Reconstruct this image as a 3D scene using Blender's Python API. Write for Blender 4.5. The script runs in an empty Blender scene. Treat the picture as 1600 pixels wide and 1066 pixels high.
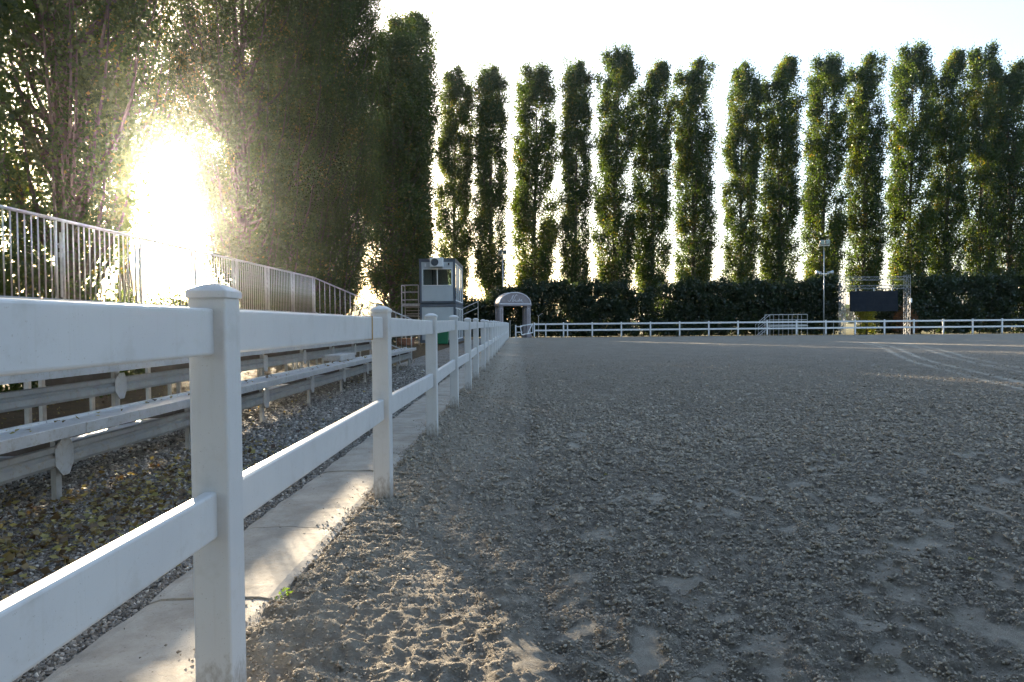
import bpy, bmesh, math, random
import numpy as np
from mathutils import Vector, Matrix

sc = bpy.context.scene
C = sc.collection
rad = math.radians
random.seed(7)
RNG = np.random.default_rng(11)

# ------------------------------------------------------------------ camera
CAM_H, PITCH, ROLL, YAW = 1.2614, -0.0245, 0.0089, -0.0112


def cam_ray(a, b):
    c, s = math.cos(ROLL), math.sin(ROLL)
    u, w = c * a + s * b, -s * a + c * b
    c, s = math.cos(PITCH), math.sin(PITCH)
    Y, Z = c - s * w, s + c * w
    c, s = math.cos(YAW), math.sin(YAW)
    return Vector((c * u + s * Y, -s * u + c * Y, Z))


fwd = cam_ray(0, 0).normalized()
rgt = (cam_ray(1, 0) - cam_ray(0, 0)).normalized()
upv = (cam_ray(0, 1) - cam_ray(0, 0)).normalized()
cam_d = bpy.data.cameras.new('camera')
cam_d.sensor_width, cam_d.lens = 36.0, 24.0
cam_d.clip_start, cam_d.clip_end = 0.05, 5000
cam = bpy.data.objects.new('camera', cam_d)
C.objects.link(cam)
M4 = Matrix((rgt, upv, -fwd)).transposed().to_4x4()
M4.translation = (0, 0, CAM_H)
cam.matrix_world = M4
sc.camera = cam

# ------------------------------------------------------------------ light
SUN_AZ, SUN_EL = rad(-27.5), rad(10.0)
world = bpy.data.worlds.new('World')
sc.world = world
world.use_nodes = True
wn = world.node_tree
wn.nodes.clear()
sky = wn.nodes.new('ShaderNodeTexSky')
sky.sky_type = 'NISHITA'
sky.sun_disc = False
sky.sun_elevation = SUN_EL
sky.sun_rotation = SUN_AZ
sky.air_density, sky.dust_density, sky.ozone_density = 1.0, 2.2, 1.0
bg = wn.nodes.new('ShaderNodeBackground')
bg.inputs['Strength'].default_value = 0.05
wo = wn.nodes.new('ShaderNodeOutputWorld')
veil = wn.nodes.new('ShaderNodeMix')          # thin even high cloud over the whole sky
veil.data_type, veil.blend_type = 'RGBA', 'ADD'
veil.inputs[0].default_value = 1.0
veil.inputs[7].default_value = (.80, 1.12, 1.70, 1)
wn.links.new(sky.outputs[0], veil.inputs[6])
wn.links.new(veil.outputs[2], bg.inputs[0])
wn.links.new(bg.outputs[0], wo.inputs[0])
sun_d = bpy.data.lights.new('sun', 'SUN')
sun_d.energy = 5.0
sun_d.angle = rad(0.5)
sun_d.color = (1.0, 0.82, 0.58)
sun = bpy.data.objects.new('sun', sun_d)
C.objects.link(sun)
sdir = Vector((math.sin(SUN_AZ) * math.cos(SUN_EL), math.cos(SUN_AZ) * math.cos(SUN_EL), math.sin(SUN_EL)))
sun.rotation_euler = sdir.to_track_quat('Z', 'Y').to_euler()
sun.location = (-30, 60, 40)

sc.view_settings.view_transform = 'Standard'
sc.view_settings.look = 'None'
sc.view_settings.exposure = 2.95
sc.view_settings.gamma = 1.0
sc.view_settings.use_curve_mapping = False
sc.render.engine = 'CYCLES'
sc.cycles.max_bounces = 8
sc.cycles.transparent_max_bounces = 12
sc.cycles.volume_bounces = 0
sc.cycles.use_denoising = True

# ------------------------------------------------------------------ materials
MATS = {}


def new_mat(name):
    m = bpy.data.materials.new(name)
    m.use_nodes = True
    nt = m.node_tree
    nt.nodes.clear()
    out = nt.nodes.new('ShaderNodeOutputMaterial')
    MATS[name] = m
    return m, nt, out


def N(nt, typ, **kw):
    n = nt.nodes.new('ShaderNode' + typ)
    for k, v in kw.items():
        if hasattr(n, k):
            setattr(n, k, v)
        else:
            n.inputs[k.replace('_', ' ')].default_value = v
    return n


def ramp(nt, fac, stops):
    r = nt.nodes.new('ShaderNodeValToRGB')
    els = r.color_ramp.elements
    while len(els) < len(stops):
        els.new(0.5)
    for e, (p, c) in zip(els, stops):
        e.position = p
        e.color = tuple(c) + (1,) if len(c) == 3 else c
    nt.links.new(fac, r.inputs[0])
    return r.outputs[0]


def coords(nt, kind='Object', scale=(1, 1, 1)):
    t = nt.nodes.new('ShaderNodeTexCoord')
    mp = nt.nodes.new('ShaderNodeMapping')
    mp.inputs['Scale'].default_value = scale
    nt.links.new(t.outputs[kind], mp.inputs[0])
    return mp.outputs[0]


def noise(nt, vec, scale, detail=4, rough=0.55):
    n = nt.nodes.new('ShaderNodeTexNoise')
    n.inputs['Scale'].default_value = scale
    n.inputs['Detail'].default_value = detail
    n.inputs['Roughness'].default_value = rough
    nt.links.new(vec, n.inputs['Vector'])
    return n.outputs['Fac']


def mixc(nt, fac, a, b, mode='MIX'):
    m = nt.nodes.new('ShaderNodeMix')
    m.data_type = 'RGBA'
    m.blend_type = mode
    for sock, v in ((m.inputs[0], fac), (m.inputs[6], a), (m.inputs[7], b)):
        if isinstance(v, (int, float)):
            sock.default_value = v
        elif isinstance(v, tuple):
            sock.default_value = v + (1,) if len(v) == 3 else v
        else:
            nt.links.new(v, sock)
    return m.outputs[2]


def bump(nt, height, strength, dist, prev=None):
    b = nt.nodes.new('ShaderNodeBump')
    b.inputs['Distance'].default_value = dist
    if isinstance(strength, (int, float)):
        b.inputs['Strength'].default_value = strength
    else:
        nt.links.new(strength, b.inputs['Strength'])
    nt.links.new(height, b.inputs['Height'])
    if prev is not None:
        nt.links.new(prev, b.inputs['Normal'])
    return b.outputs[0]


def principled(nt, out, col, rough=0.6, metal=0.0, normal=None, spec=0.4):
    p = nt.nodes.new('ShaderNodeBsdfPrincipled')
    for sock, v in ((p.inputs['Base Color'], col), (p.inputs['Roughness'], rough)):
        if isinstance(v, (int, float)):
            sock.default_value = v
        elif isinstance(v, tuple):
            sock.default_value = v + (1,)
        else:
            nt.links.new(v, sock)
    p.inputs['Metallic'].default_value = metal
    p.inputs['Specular IOR Level'].default_value = spec
    if normal is not None:
        nt.links.new(normal, p.inputs['Normal'])
    nt.links.new(p.outputs[0], out.inputs['Surface'])
    return p


def plain(name, col, rough=0.6, metal=0.0, var=0.18, scale=3.0, bmp=0.0, spec=0.4, dirt=None):
    m, nt, out = new_mat(name)
    v = coords(nt, 'Object')
    n = noise(nt, v, scale, 6, 0.62)
    a = tuple(c * (1 - var) for c in col)
    b = tuple(min(1, c * (1 + var)) for c in col)
    c = ramp(nt, n, [(0.3, a), (0.7, b)])
    if dirt:
        c = mixc(nt, ramp(nt, noise(nt, v, scale * 7, 5, .7), [(0.52, (0, 0, 0)), (0.72, (1, 1, 1))]), c, dirt)
    nrm = bump(nt, noise(nt, v, scale * 22, 3), bmp, 0.01) if bmp else None
    r = ramp(nt, noise(nt, v, scale * 2.3, 4), [(0.3, (rough * .8,) * 3), (0.7, (min(1, rough * 1.25),) * 3)])
    principled(nt, out, c, r, metal, nrm, spec)
    return m


# white vinyl of the rails, with soil splashed on the foot of the posts
m, nt, out = new_mat('vinyl')
v = coords(nt, 'Object')
geo = N(nt, 'NewGeometry')
sep = N(nt, 'SeparateXYZ')
nt.links.new(geo.outputs['Position'], sep.inputs[0])
base = ramp(nt, noise(nt, v, 2.5, 5), [(0.3, (.60, .60, .61)), (0.7, (.66, .66, .66))])
streak = noise(nt, coords(nt, 'Object', (60, 60, 3)), 1.0, 4, .6)
base = mixc(nt, ramp(nt, streak, [(0.56, (0, 0, 0)), (0.8, (.35, .35, .35))]), base, (.52, .50, .46))
base = mixc(nt, ramp(nt, noise(nt, coords(nt, 'Object', (1, 1, 1)), 7, 9, .72), [(0.54, (0, 0, 0)), (0.76, (.5, .5, .5))]), base, (.44, .42, .38))
spots = noise(nt, coords(nt, 'Object', (1, 1, 1)), 190, 2, .5)
base = mixc(nt, ramp(nt, spots, [(0.70, (0, 0, 0)), (0.74, (.6, .6, .6))]), base, (.35, .32, .28))
zz = N(nt, 'MapRange')
zz.inputs['From Min'].default_value = 0.0
zz.inputs['From Max'].default_value = 0.30
zz.inputs['To Min'].default_value = 0.62
zz.inputs['To Max'].default_value = 0.0
nt.links.new(sep.outputs[2], zz.inputs[0])
ad = N(nt, 'Math', operation='MULTIPLY_ADD')
nt.links.new(noise(nt, coords(nt, 'Object', (1, 1, .5)), 45, 6, .7), ad.inputs[0])
ad.inputs[1].default_value = 0.9
nt.links.new(zz.outputs[0], ad.inputs[2])
base = mixc(nt, ramp(nt, ad.outputs[0], [(0.66, (0, 0, 0)), (1.0, (.85, .85, .85))]), base, (.20, .165, .13))
nr = bump(nt, noise(nt, v, 9, 3), .08, .01)
principled(nt, out, base, ramp(nt, noise(nt, v, 14, 4), [(0.3, (.3,) * 3), (0.7, (.45,) * 3)]), 0, nr, .5)

galv = plain('galvanised', (.46, .47, .48), .42, .75, .22, 8, .05, .5)
alum = plain('aluminium', (.44, .45, .46), .45, .35, .14, 4, .06, .5, dirt=(.30, .27, .22))
trussm = plain('truss_metal', (.27, .28, .29), .6, .2, .15, 4, .0, .3)
beamm = plain('beam_metal', (.31, .32, .325), .5, .3, .16, 3, .05, .5, dirt=(.28, .25, .2))
rust = plain('old_steel', (.12, .10, .085), .7, .3, .3, 9, .1)
bark = plain('bark', (.075, .060, .047), .9, 0, .4, 3, .8, .2)
cabin_white = plain('cabin_panel', (.49, .52, .535), .5, 0, .07, 1.5, .02)
cabin_dark = plain('cabin_frame', (.095, .115, .14), .5, 0, .15, 3, .02)
white_trim = plain('white_trim', (.76, .77, .78), .45, 0, .06, 3)
green_pl = plain('green_plastic', (.02, .17, .085), .45, 0, .15, 2)
black_pl = plain('black_plastic', (.018, .019, .02), .5, 0, .2, 5)
screenm = plain('screen_black', (.012, .016, .023), .7, 0, .10, 1.5, .0, .12)
arch_m = plain('arch_mauve', (.235, .205, .215), .7, 0, .12, 3, .04)
arch_w = plain('arch_trim', (.62, .60, .63), .6, 0, .08, 5)
tan_m = plain('tan_strap', (.42, .27, .10), .8, 0, .2, 30, .2)
wood_m = plain('old_wood', (.16, .12, .085), .85, 0, .25, 6, .3)
terra = plain('terracotta', (.30, .13, .08), .8, 0, .2, 6, .1)
inner = plain('cabin_interior', (.30, .31, .31), .8, 0, .1, 2)

# concrete
m, nt, out = new_mat('concrete')
v = coords(nt, 'Object')
c = ramp(nt, noise(nt, v, 3.2, 7, .65), [(0.28, (.27, .245, .21)), (0.5, (.38, .35, .305)), (0.75, (.47, .44, .39))])
c = mixc(nt, ramp(nt, noise(nt, v, 70, 3, .6), [(0.60, (0, 0, 0)), (0.70, (.7, .7, .7))]), c, (.23, .20, .165))
c = mixc(nt, ramp(nt, noise(nt, coords(nt, 'Object', (1, 1, 1)), 5, 8, .74), [(0.50, (0, 0, 0)), (0.72, (.8, .8, .8))]), c, (.26, .225, .18))
nr = bump(nt, noise(nt, v, 160, 4, .7), .45, .006)
nr = bump(nt, noise(nt, v, 14, 4), .25, .02, nr)
principled(nt, out, c, .88, 0, nr, .25)

# arena sand
m, nt, out = new_mat('sand')
v = coords(nt, 'Object')
at = N(nt, 'Attribute', attribute_name='smooth')
ap = N(nt, 'Attribute', attribute_name='pale')
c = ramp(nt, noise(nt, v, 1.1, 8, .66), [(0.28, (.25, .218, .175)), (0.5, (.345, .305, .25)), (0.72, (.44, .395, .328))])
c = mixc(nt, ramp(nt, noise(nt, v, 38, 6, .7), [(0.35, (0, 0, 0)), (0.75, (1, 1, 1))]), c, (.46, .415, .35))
c = mixc(nt, ramp(nt, noise(nt, v, 17, 7, .75), [(0.44, (.75, .75, .75)), (0.56, (0, 0, 0))]), c, (.165, .142, .115))  # dark mottle: shade between the crumbs put into the sand colour
c = mixc(nt, ramp(nt, noise(nt, v, 120, 4, .7), [(0.60, (0, 0, 0)), (0.72, (.8, .8, .8))]), c, (.15, .127, .105))  # finer dark specks, also painted for shade among the grains
c = mixc(nt, ap.outputs['Fac'], c, mixc(nt, noise(nt, v, 25, 5, .7), (.40, .36, .295), (.58, .53, .445)))
inv = N(nt, 'MapRange')
inv.inputs['To Min'].default_value = 1.0
inv.inputs['To Max'].default_value = 0.22
nt.links.new(at.outputs['Fac'], inv.inputs[0])
nr = bump(nt, noise(nt, v, 30, 8, .78), inv.outputs[0], .09)
nr = bump(nt, noise(nt, v, 150, 4, .75), .9, .022, nr)
principled(nt, out, c, .93, 0, nr, .15)

# gravel bed
m, nt, out = new_mat('gravel')
v = coords(nt, 'Object')
vo = nt.nodes.new('ShaderNodeTexVoronoi')
vo.inputs['Scale'].default_value = 34
nt.links.new(v, vo.inputs['Vector'])
rnd = N(nt, 'SeparateColor')
nt.links.new(vo.outputs['Color'], rnd.inputs[0])
c = ramp(nt, rnd.outputs[0], [(0.0, (.11, .105, .10)), (0.5, (.24, .23, .215)), (1.0, (.46, .45, .43))])
c = mixc(nt, ramp(nt, noise(nt, v, 1.7, 6, .65), [(0.42, (0, 0, 0)), (0.68, (.7, .7, .7))]), c, (.13, .095, .06))
mlt = N(nt, 'Math', operation='MULTIPLY')
nt.links.new(vo.outputs['Distance'], mlt.inputs[0])
mlt.inputs[1].default_value = -1.0
nr = bump(nt, mlt.outputs[0], 1.0, .05)
principled(nt, out, c, .85, 0, nr, .25)

# loose stones, clods and leaves: colour from a per-piece attribute
def tint_mat(name, stops, rough=.85, trans=0.0, bmp=None, tstops=None, gloss=0.0, inst=False):
    m, nt, out = new_mat(name)
    a = N(nt, 'Attribute', attribute_name='tint')
    if inst:
        a.attribute_type = 'INSTANCER'
    c = ramp(nt, a.outputs['Fac'], stops)
    if trans <= 0:
        v = coords(nt, 'Object')
        nr = bump(nt, noise(nt, v, bmp, 4, .7), .8, .01) if bmp else None
        principled(nt, out, c, rough, 0, nr, .25)
        return m
    d = N(nt, 'BsdfDiffuse')
    t = N(nt, 'BsdfTranslucent')
    nt.links.new(c, d.inputs[0])
    nt.links.new(ramp(nt, a.outputs['Fac'], tstops or stops), t.inputs[0])
    mx = N(nt, 'MixShader')
    mx.inputs[0].default_value = trans
    nt.links.new(d.outputs[0], mx.inputs[1])
    nt.links.new(t.outputs[0], mx.inputs[2])
    g = N(nt, 'BsdfGlossy')
    g.inputs['Roughness'].default_value = .38
    g.inputs[0].default_value = (.9, .95, 1, 1)
    m2 = N(nt, 'MixShader')
    m2.inputs[0].default_value = gloss
    nt.links.new(mx.outputs[0], m2.inputs[1])
    nt.links.new(g.outputs[0], m2.inputs[2])
    nt.links.new(m2.outputs[0], out.inputs['Surface'])
    return m


tint_mat('stones', [(0, (.085, .078, .07)), (.45, (.20, .187, .168)), (.8, (.36, .34, .31)), (1, (.58, .56, .52))], .8, inst=True)
tint_mat('clods', [(0, (.215, .182, .143)), (.5, (.335, .293, .236)), (1, (.45, .398, .325))], .95, inst=True)
tint_mat('gritty', [(0, (.10, .085, .07)), (1, (.26, .23, .19))], .95, bmp=120)
tint_mat('poplar_leaf', [(0, (.009, .022, .007)), (.55, (.019, .041, .011)), (.9, (.038, .066, .015)), (1, (.095, .085, .018))], trans=.30,
         tstops=[(0, (.05, .10, .008)), (.55, (.115, .18, .012)), (.9, (.21, .25, .015)), (1, (.36, .25, .015))], gloss=.018)
tint_mat('hedge_leaf', [(0, (.008, .018, .009)), (.6, (.018, .034, .015)), (1, (.034, .05, .018))], trans=.25,
         tstops=[(0, (.03, .06, .012)), (1, (.10, .14, .02))], gloss=.03)
tint_mat('yellow_leaf', [(0, (.12, .14, .02)), (1, (.26, .24, .03))], trans=.5, tstops=[(0, (.35, .40, .03)), (1, (.6, .5, .04))], gloss=.02)
tint_mat('red_leaf', [(0, (.07, .045, .02)), (1, (.17, .07, .03))], trans=.4, tstops=[(0, (.2, .12, .03)), (1, (.4, .14, .05))], gloss=.02)
tint_mat('dead_leaf', [(0, (.055, .034, .02)), (.35, (.12, .08, .04)), (.65, (.27, .21, .08)), (.82, (.22, .22, .07)), (.93, (.42, .33, .08)), (1, (.40, .36, .27))], trans=.25,
         tstops=[(0, (.12, .055, .02)), (.6, (.34, .24, .06)), (1, (.4, .32, .12))], gloss=.03)
tint_mat('weed_leaf', [(0, (.03, .07, .015)), (1, (.07, .12, .02))], trans=.45, tstops=[(0, (.2, .35, .03)), (1, (.3, .45, .05))], gloss=.03)

# grassy ground beyond
m, nt, out = new_mat('field')
v = coords(nt, 'Object')
c = ramp(nt, noise(nt, v, .35, 8, .7), [(0.3, (.10, .095, .05)), (0.55, (.16, .145, .085)), (0.75, (.22, .20, .13))])
c = mixc(nt, ramp(nt, noise(nt, v, 9, 5, .7), [(.45, (0, 0, 0)), (.7, (.8, .8, .8))]), c, (.06, .075, .025))
nr = bump(nt, noise(nt, v, 14, 6, .7), .8, .08)
principled(nt, out, c, .95, 0, nr, .1)

m, nt, out = new_mat('soil')
v = coords(nt, 'Object')
c = ramp(nt, noise(nt, v, 2.2, 8, .7), [(0.3, (.045, .034, .024)), (0.55, (.085, .062, .04)), (0.75, (.13, .10, .065))])
c = mixc(nt, ramp(nt, noise(nt, v, 26, 5, .75), [(.52, (0, 0, 0)), (.66, (.9, .9, .9))]), c, (.17, .115, .05))
nr = bump(nt, noise(nt, v, 24, 7, .75), 1.0, .06)
principled(nt, out, c, .95, 0, nr, .1)

# window glass
m, nt, out = new_mat('pane')
tr = N(nt, 'BsdfTransparent')
tr.inputs[0].default_value = (.62, .70, .70, 1)
gl = N(nt, 'BsdfGlossy')
gl.inputs['Roughness'].default_value = .02
fr = N(nt, 'Fresnel')
fr.inputs['IOR'].default_value = 1.6
mx = N(nt, 'MixShader')
nt.links.new(fr.outputs[0], mx.inputs[0])
nt.links.new(tr.outputs[0], mx.inputs[1])
nt.links.new(gl.outputs[0], mx.inputs[2])
nt.links.new(mx.outputs[0], out.inputs['Surface'])


# ------------------------------------------------------------------ helpers
def tag(o, label=None, cat=None, group=None, kind=None):
    if label:
        o['label'] = label
    if cat:
        o['category'] = cat
    if group:
        o['group'] = group
    if kind:
        o['kind'] = kind
    return o


def link(name, data, parent=None, loc=(0, 0, 0), rot=(0, 0, 0)):
    o = bpy.data.objects.new(name, data)
    C.objects.link(o)
    o.location = loc
    o.rotation_euler = rot
    if parent is not None:
        o.parent = parent
    return o


def empty(name, loc=(0, 0, 0), rz=0, label=None, cat=None, group=None):
    o = link(name, None, None, loc, (0, 0, rz))
    o.empty_display_size = .2
    return tag(o, label, cat, group)


class MB:
    def __init__(self):
        self.v, self.f = [], []

    def add(self, vs, fs):
        k = len(self.v)
        self.v += [tuple(p) for p in vs]
        self.f += [tuple(i + k for i in f) for f in fs]
        return self

    def box(self, x0, x1, y0, y1, z0, z1):
        return self.add([(x0, y0, z0), (x1, y0, z0), (x1, y1, z0), (x0, y1, z0), (x0, y0, z1), (x1, y0, z1), (x1, y1, z1), (x0, y1, z1)],
                        [(0, 3, 2, 1), (4, 5, 6, 7), (0, 1, 5, 4), (1, 2, 6, 5), (2, 3, 7, 6), (3, 0, 4, 7)])

    def tube(self, pts, r, n=8, cap=True):
        pts = [Vector(p) for p in pts]
        rr = r if isinstance(r, (list, tuple)) else [r] * len(pts)
        k0 = len(self.v)
        vs, fs = [], []
        for i, p in enumerate(pts):
            d = (pts[min(i + 1, len(pts) - 1)] - pts[max(i - 1, 0)]).normalized()
            a = d.cross(Vector((0, 0, 1)))
            if a.length < 1e-3:
                a = Vector((1, 0, 0))
            a.normalize()
            b = d.cross(a)
            for j in range(n):
                t = 2 * math.pi * j / n + math.pi / n
                vs.append(p + (a * math.cos(t) + b * math.sin(t)) * rr[i])
        for i in range(len(pts) - 1):
            for j in range(n):
                fs.append((i * n + j, i * n + (j + 1) % n, (i + 1) * n + (j + 1) % n, (i + 1) * n + j))
        if cap:
            fs.append(tuple(range(n))[::-1])
            fs.append(tuple(range((len(pts) - 1) * n, len(pts) * n)))
        return self.add(vs, fs)

    def bar(self, p0, p1, w, h):
        p0, p1 = Vector(p0), Vector(p1)
        d = (p1 - p0).normalized()
        a = d.cross(Vector((0, 0, 1)))
        if a.length < 1e-3:
            a = Vector((1, 0, 0))
        a.normalize()
        b = a.cross(d)
        vs = []
        for p in (p0, p1):
            for sx, sy in ((-1, -1), (1, -1), (1, 1), (-1, 1)):
                vs.append(p + a * sx * w / 2 + b * sy * h / 2)
        return self.add(vs, [(0, 1, 2, 3), (7, 6, 5, 4), (0, 4, 5, 1), (1, 5, 6, 2), (2, 6, 7, 3), (3, 7, 4, 0)])

    def prism_y(self, prof, y0, y1):
        n = len(prof)
        vs = [(x, y0, z) for x, z in prof] + [(x, y1, z) for x, z in prof]
        fs = [tuple(range(n)), tuple(range(n, 2 * n))[::-1]]
        fs += [(i, i + n, (i + 1) % n + n, (i + 1) % n) for i in range(n)]
        return self.add(vs, fs)

    def mesh(self, name, mat, bevel=0, seg=2, smooth=False):
        me = bpy.data.meshes.new(name)
        me.from_pydata(self.v, [], self.f)
        bm = bmesh.new()
        bm.from_mesh(me)
        bmesh.ops.recalc_face_normals(bm, faces=bm.faces)
        if bevel:
            es = [e for e in bm.edges if len(e.link_faces) == 2 and e.calc_face_angle(0) > .5]
            bmesh.ops.bevel(bm, geom=es, offset=bevel, segments=seg, profile=.5, affect='EDGES')
        if smooth:
            for f in bm.faces:
                f.smooth = True
        bm.to_mesh(me)
        bm.free()
        me.materials.append(MATS[mat])
        return me

    def build(self, name, mat, parent=None, bevel=0, seg=2, smooth=False, loc=(0, 0, 0), rot=(0, 0, 0)):
        return link(name, self.mesh(name, mat, bevel, seg, smooth), parent, loc, rot)


def np_mesh(name, verts, faces, mat, attrs=None, smooth=False):
    """verts (n,3), faces (m,k) numpy -> mesh, fast"""
    me = bpy.data.meshes.new(name)
    n, (m_, k) = len(verts), faces.shape
    me.vertices.add(n)
    me.vertices.foreach_set('co', np.ascontiguousarray(verts, np.float32).ravel())
    me.loops.add(m_ * k)
    me.loops.foreach_set('vertex_index', np.ascontiguousarray(faces, np.int32).ravel())
    me.polygons.add(m_)
    me.polygons.foreach_set('loop_start', np.arange(0, m_ * k, k, dtype=np.int32))
    if smooth:
        me.polygons.foreach_set('use_smooth', np.ones(m_, bool))
    me.update(calc_edges=True)
    for an, arr in (attrs or {}).items():
        a = me.attributes.new(an, 'FLOAT', 'POINT')
        a.data.foreach_set('value', np.ascontiguousarray(arr, np.float32))
    me.materials.append(MATS[mat])
    return me


def hash2(ix, iy, seed):
    h = (ix.astype(np.int64) * 374761393 + iy.astype(np.int64) * 668265263 + seed * 974634777) & 0xFFFFFFFF
    h = ((h ^ (h >> 13)) * 1274126177) & 0xFFFFFFFF
    h = h ^ (h >> 16)
    return (h & 0xFFFF) / 65535.0


def vnoise(x, y, seed):
    ix, iy = np.floor(x), np.floor(y)
    fx, fy = x - ix, y - iy
    fx, fy = fx * fx * (3 - 2 * fx), fy * fy * (3 - 2 * fy)
    a, b = hash2(ix, iy, seed), hash2(ix + 1, iy, seed)
    c, d = hash2(ix, iy + 1, seed), hash2(ix + 1, iy + 1, seed)
    return (a + (b - a) * fx) * (1 - fy) + (c + (d - c) * fx) * fy


def kites(P, size, rng, aspect=.8, droop=None, flat=0.0):
    """leaf-shaped quads at points P: returns verts, faces"""
    n = len(P)
    d = rng.normal(size=(n, 3))
    if droop is not None:
        d[:, 2] += droop
    d /= np.linalg.norm(d, axis=1)[:, None] + 1e-9
    if flat:
        d[:, 2] *= flat
        d /= np.linalg.norm(d, axis=1)[:, None] + 1e-9
    q = rng.normal(size=(n, 3))
    if flat:
        q = np.array([[0, 0, 1.0]]) + q * .45
        s = np.cross(d, q)
    else:
        s = np.cross(d, q)
    s /= np.linalg.norm(s, axis=1)[:, None] + 1e-9
    nrm = np.cross(d, s)
    L = (np.asarray(size) * rng.uniform(.65, 1.3, n))[:, None]
    w = L * aspect * rng.uniform(.75, 1.1, n)[:, None] * .5
    cup = nrm * L * rng.uniform(.05, .25, n)[:, None]
    V = np.empty((n, 4, 3))
    V[:, 0] = P - d * L * .5
    V[:, 1] = P - d * L * .08 + s * w + cup
    V[:, 2] = P + d * L * .5
    V[:, 3] = P - d * L * .08 - s * w + cup
    F = np.arange(4 * n).reshape(n, 4)
    return V.reshape(-1, 3), F


OCT_V = np.array([(1, 0, 0), (-1, 0, 0), (0, 1, 0), (0, -1, 0), (0, 0, 1), (0, 0, -1)], float)
OCT_F = np.array([(0, 2, 4), (2, 1, 4), (1, 3, 4), (3, 0, 4), (2, 0, 5), (1, 2, 5), (3, 1, 5), (0, 3, 5)])


def pebbles(P, size, rng, flat=.65):
    n = len(P)
    V = np.repeat(OCT_V[None], n, 0) * rng.uniform(.65, 1.25, (n, 6, 1))
    V += rng.normal(0, .22, (n, 6, 3))
    V *= rng.uniform(.6, 1.2, (n, 1, 3)) * np.array([1, 1, flat])
    a = rng.uniform(0, 2 * np.pi, n)
    t = rng.normal(0, .5, n)
    ca, sa = np.cos(a)[:, None], np.sin(a)[:, None]
    ct, st = np.cos(t)[:, None], np.sin(t)[:, None]
    x, y, z = V[..., 0], V[..., 1], V[..., 2]
    y, z = y * ct - z * st, y * st + z * ct
    V = np.stack([x * ca - y * sa, x * sa + y * ca, z], -1)
    V = V * np.asarray(size)[:, None, None] + P[:, None, :]
    F = (OCT_F[None] + (np.arange(n) * 6)[:, None, None]).reshape(-1, 3)
    return V.reshape(-1, 3), F


def scatter(name, P, size, tint, mat, rng, flat, smooth=True):
    """thousands of little lumps instanced on points (geometry nodes)"""
    me = bpy.data.meshes.new(name)
    n = len(P)
    me.vertices.add(n)
    me.vertices.foreach_set('co', np.ascontiguousarray(P, np.float32).ravel())
    sc3 = np.asarray(size)[:, None] * rng.uniform(.6, 1.35, (n, 3)) * np.array([1, 1, flat])
    rot = np.stack([rng.normal(0, .6, n), rng.normal(0, .6, n), rng.uniform(0, 6.28, n)], -1)
    for an, arr, ty in (('sc3', sc3, 'FLOAT_VECTOR'), ('rot3', rot, 'FLOAT_VECTOR'), ('tint', np.asarray(tint), 'FLOAT')):
        a = me.attributes.new(an, ty, 'POINT')
        a.data.foreach_set('vector' if ty == 'FLOAT_VECTOR' else 'value', np.ascontiguousarray(arr, np.float32).ravel())
    me.materials.append(MATS[mat])
    o = link(name, me)
    ng = bpy.data.node_groups.new(name + '_scatter', 'GeometryNodeTree')
    ng.interface.new_socket('Geometry', in_out='INPUT', socket_type='NodeSocketGeometry')
    ng.interface.new_socket('Geometry', in_out='OUTPUT', socket_type='NodeSocketGeometry')
    nd = ng.nodes
    gi, go = nd.new('NodeGroupInput'), nd.new('NodeGroupOutput')
    ico = nd.new('GeometryNodeMeshIcoSphere')
    ico.inputs['Radius'].default_value = 1.0
    ico.inputs['Subdivisions'].default_value = 1
    sp = nd.new('GeometryNodeSetPosition')
    nz = nd.new('ShaderNodeTexNoise')
    nz.inputs['Scale'].default_value = 1.4
    sb = nd.new('ShaderNodeVectorMath')
    sb.operation = 'SUBTRACT'
    sb.inputs[1].default_value = (.5, .5, .5)
    ng.links.new(nz.outputs['Color'], sb.inputs[0])
    scl = nd.new('ShaderNodeVectorMath')
    scl.operation = 'SCALE'
    scl.inputs['Scale'].default_value = 1.6
    ng.links.new(sb.outputs[0], scl.inputs[0])
    ng.links.new(ico.outputs['Mesh'], sp.inputs['Geometry'])
    ng.links.new(scl.outputs[0], sp.inputs['Offset'])
    sm = nd.new('GeometryNodeSetShadeSmooth')
    sm.inputs['Shade Smooth'].default_value = smooth
    ng.links.new(sp.outputs[0], sm.inputs[0])
    mt = nd.new('GeometryNodeSetMaterial')
    mt.inputs['Material'].default_value = MATS[mat]
    ng.links.new(sm.outputs[0], mt.inputs['Geometry'])
    iop = nd.new('GeometryNodeInstanceOnPoints')
    ng.links.new(gi.outputs[0], iop.inputs['Points'])
    ng.links.new(mt.outputs[0], iop.inputs['Instance'])
    for an, sock in (('sc3', 'Scale'), ('rot3', 'Rotation')):
        na = nd.new('GeometryNodeInputNamedAttribute')
        na.data_type = 'FLOAT_VECTOR'
        na.inputs['Name'].default_value = an
        ng.links.new(na.outputs['Attribute'], iop.inputs[sock])
    ng.links.new(iop.outputs[0], go.inputs[0])
    md = o.modifiers.new('scatter', 'NODES')
    md.node_group = ng
    return o


# ------------------------------------------------------------------ ground
mb = MB().add([(-1500, -60, -.10), (1500, -60, -.10), (1500, 2500, -.10), (-1500, 2500, -.10)], [(0, 1, 2, 3)])
tag(mb.build('ground', 'field'), kind='structure')
XK0, XK1 = -1.69, -1.10           # concrete strip
mb = MB().box(-24.0, -4.004, -8, 62.3, -.09, -.016)
tag(mb.build('soil_verge', 'soil'), kind='structure')
mb = MB().box(-4.0, XK0 + .01, -8, 62.3, -.09, -.012)
tag(mb.build('gravel_path', 'gravel'), kind='structure')

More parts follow.
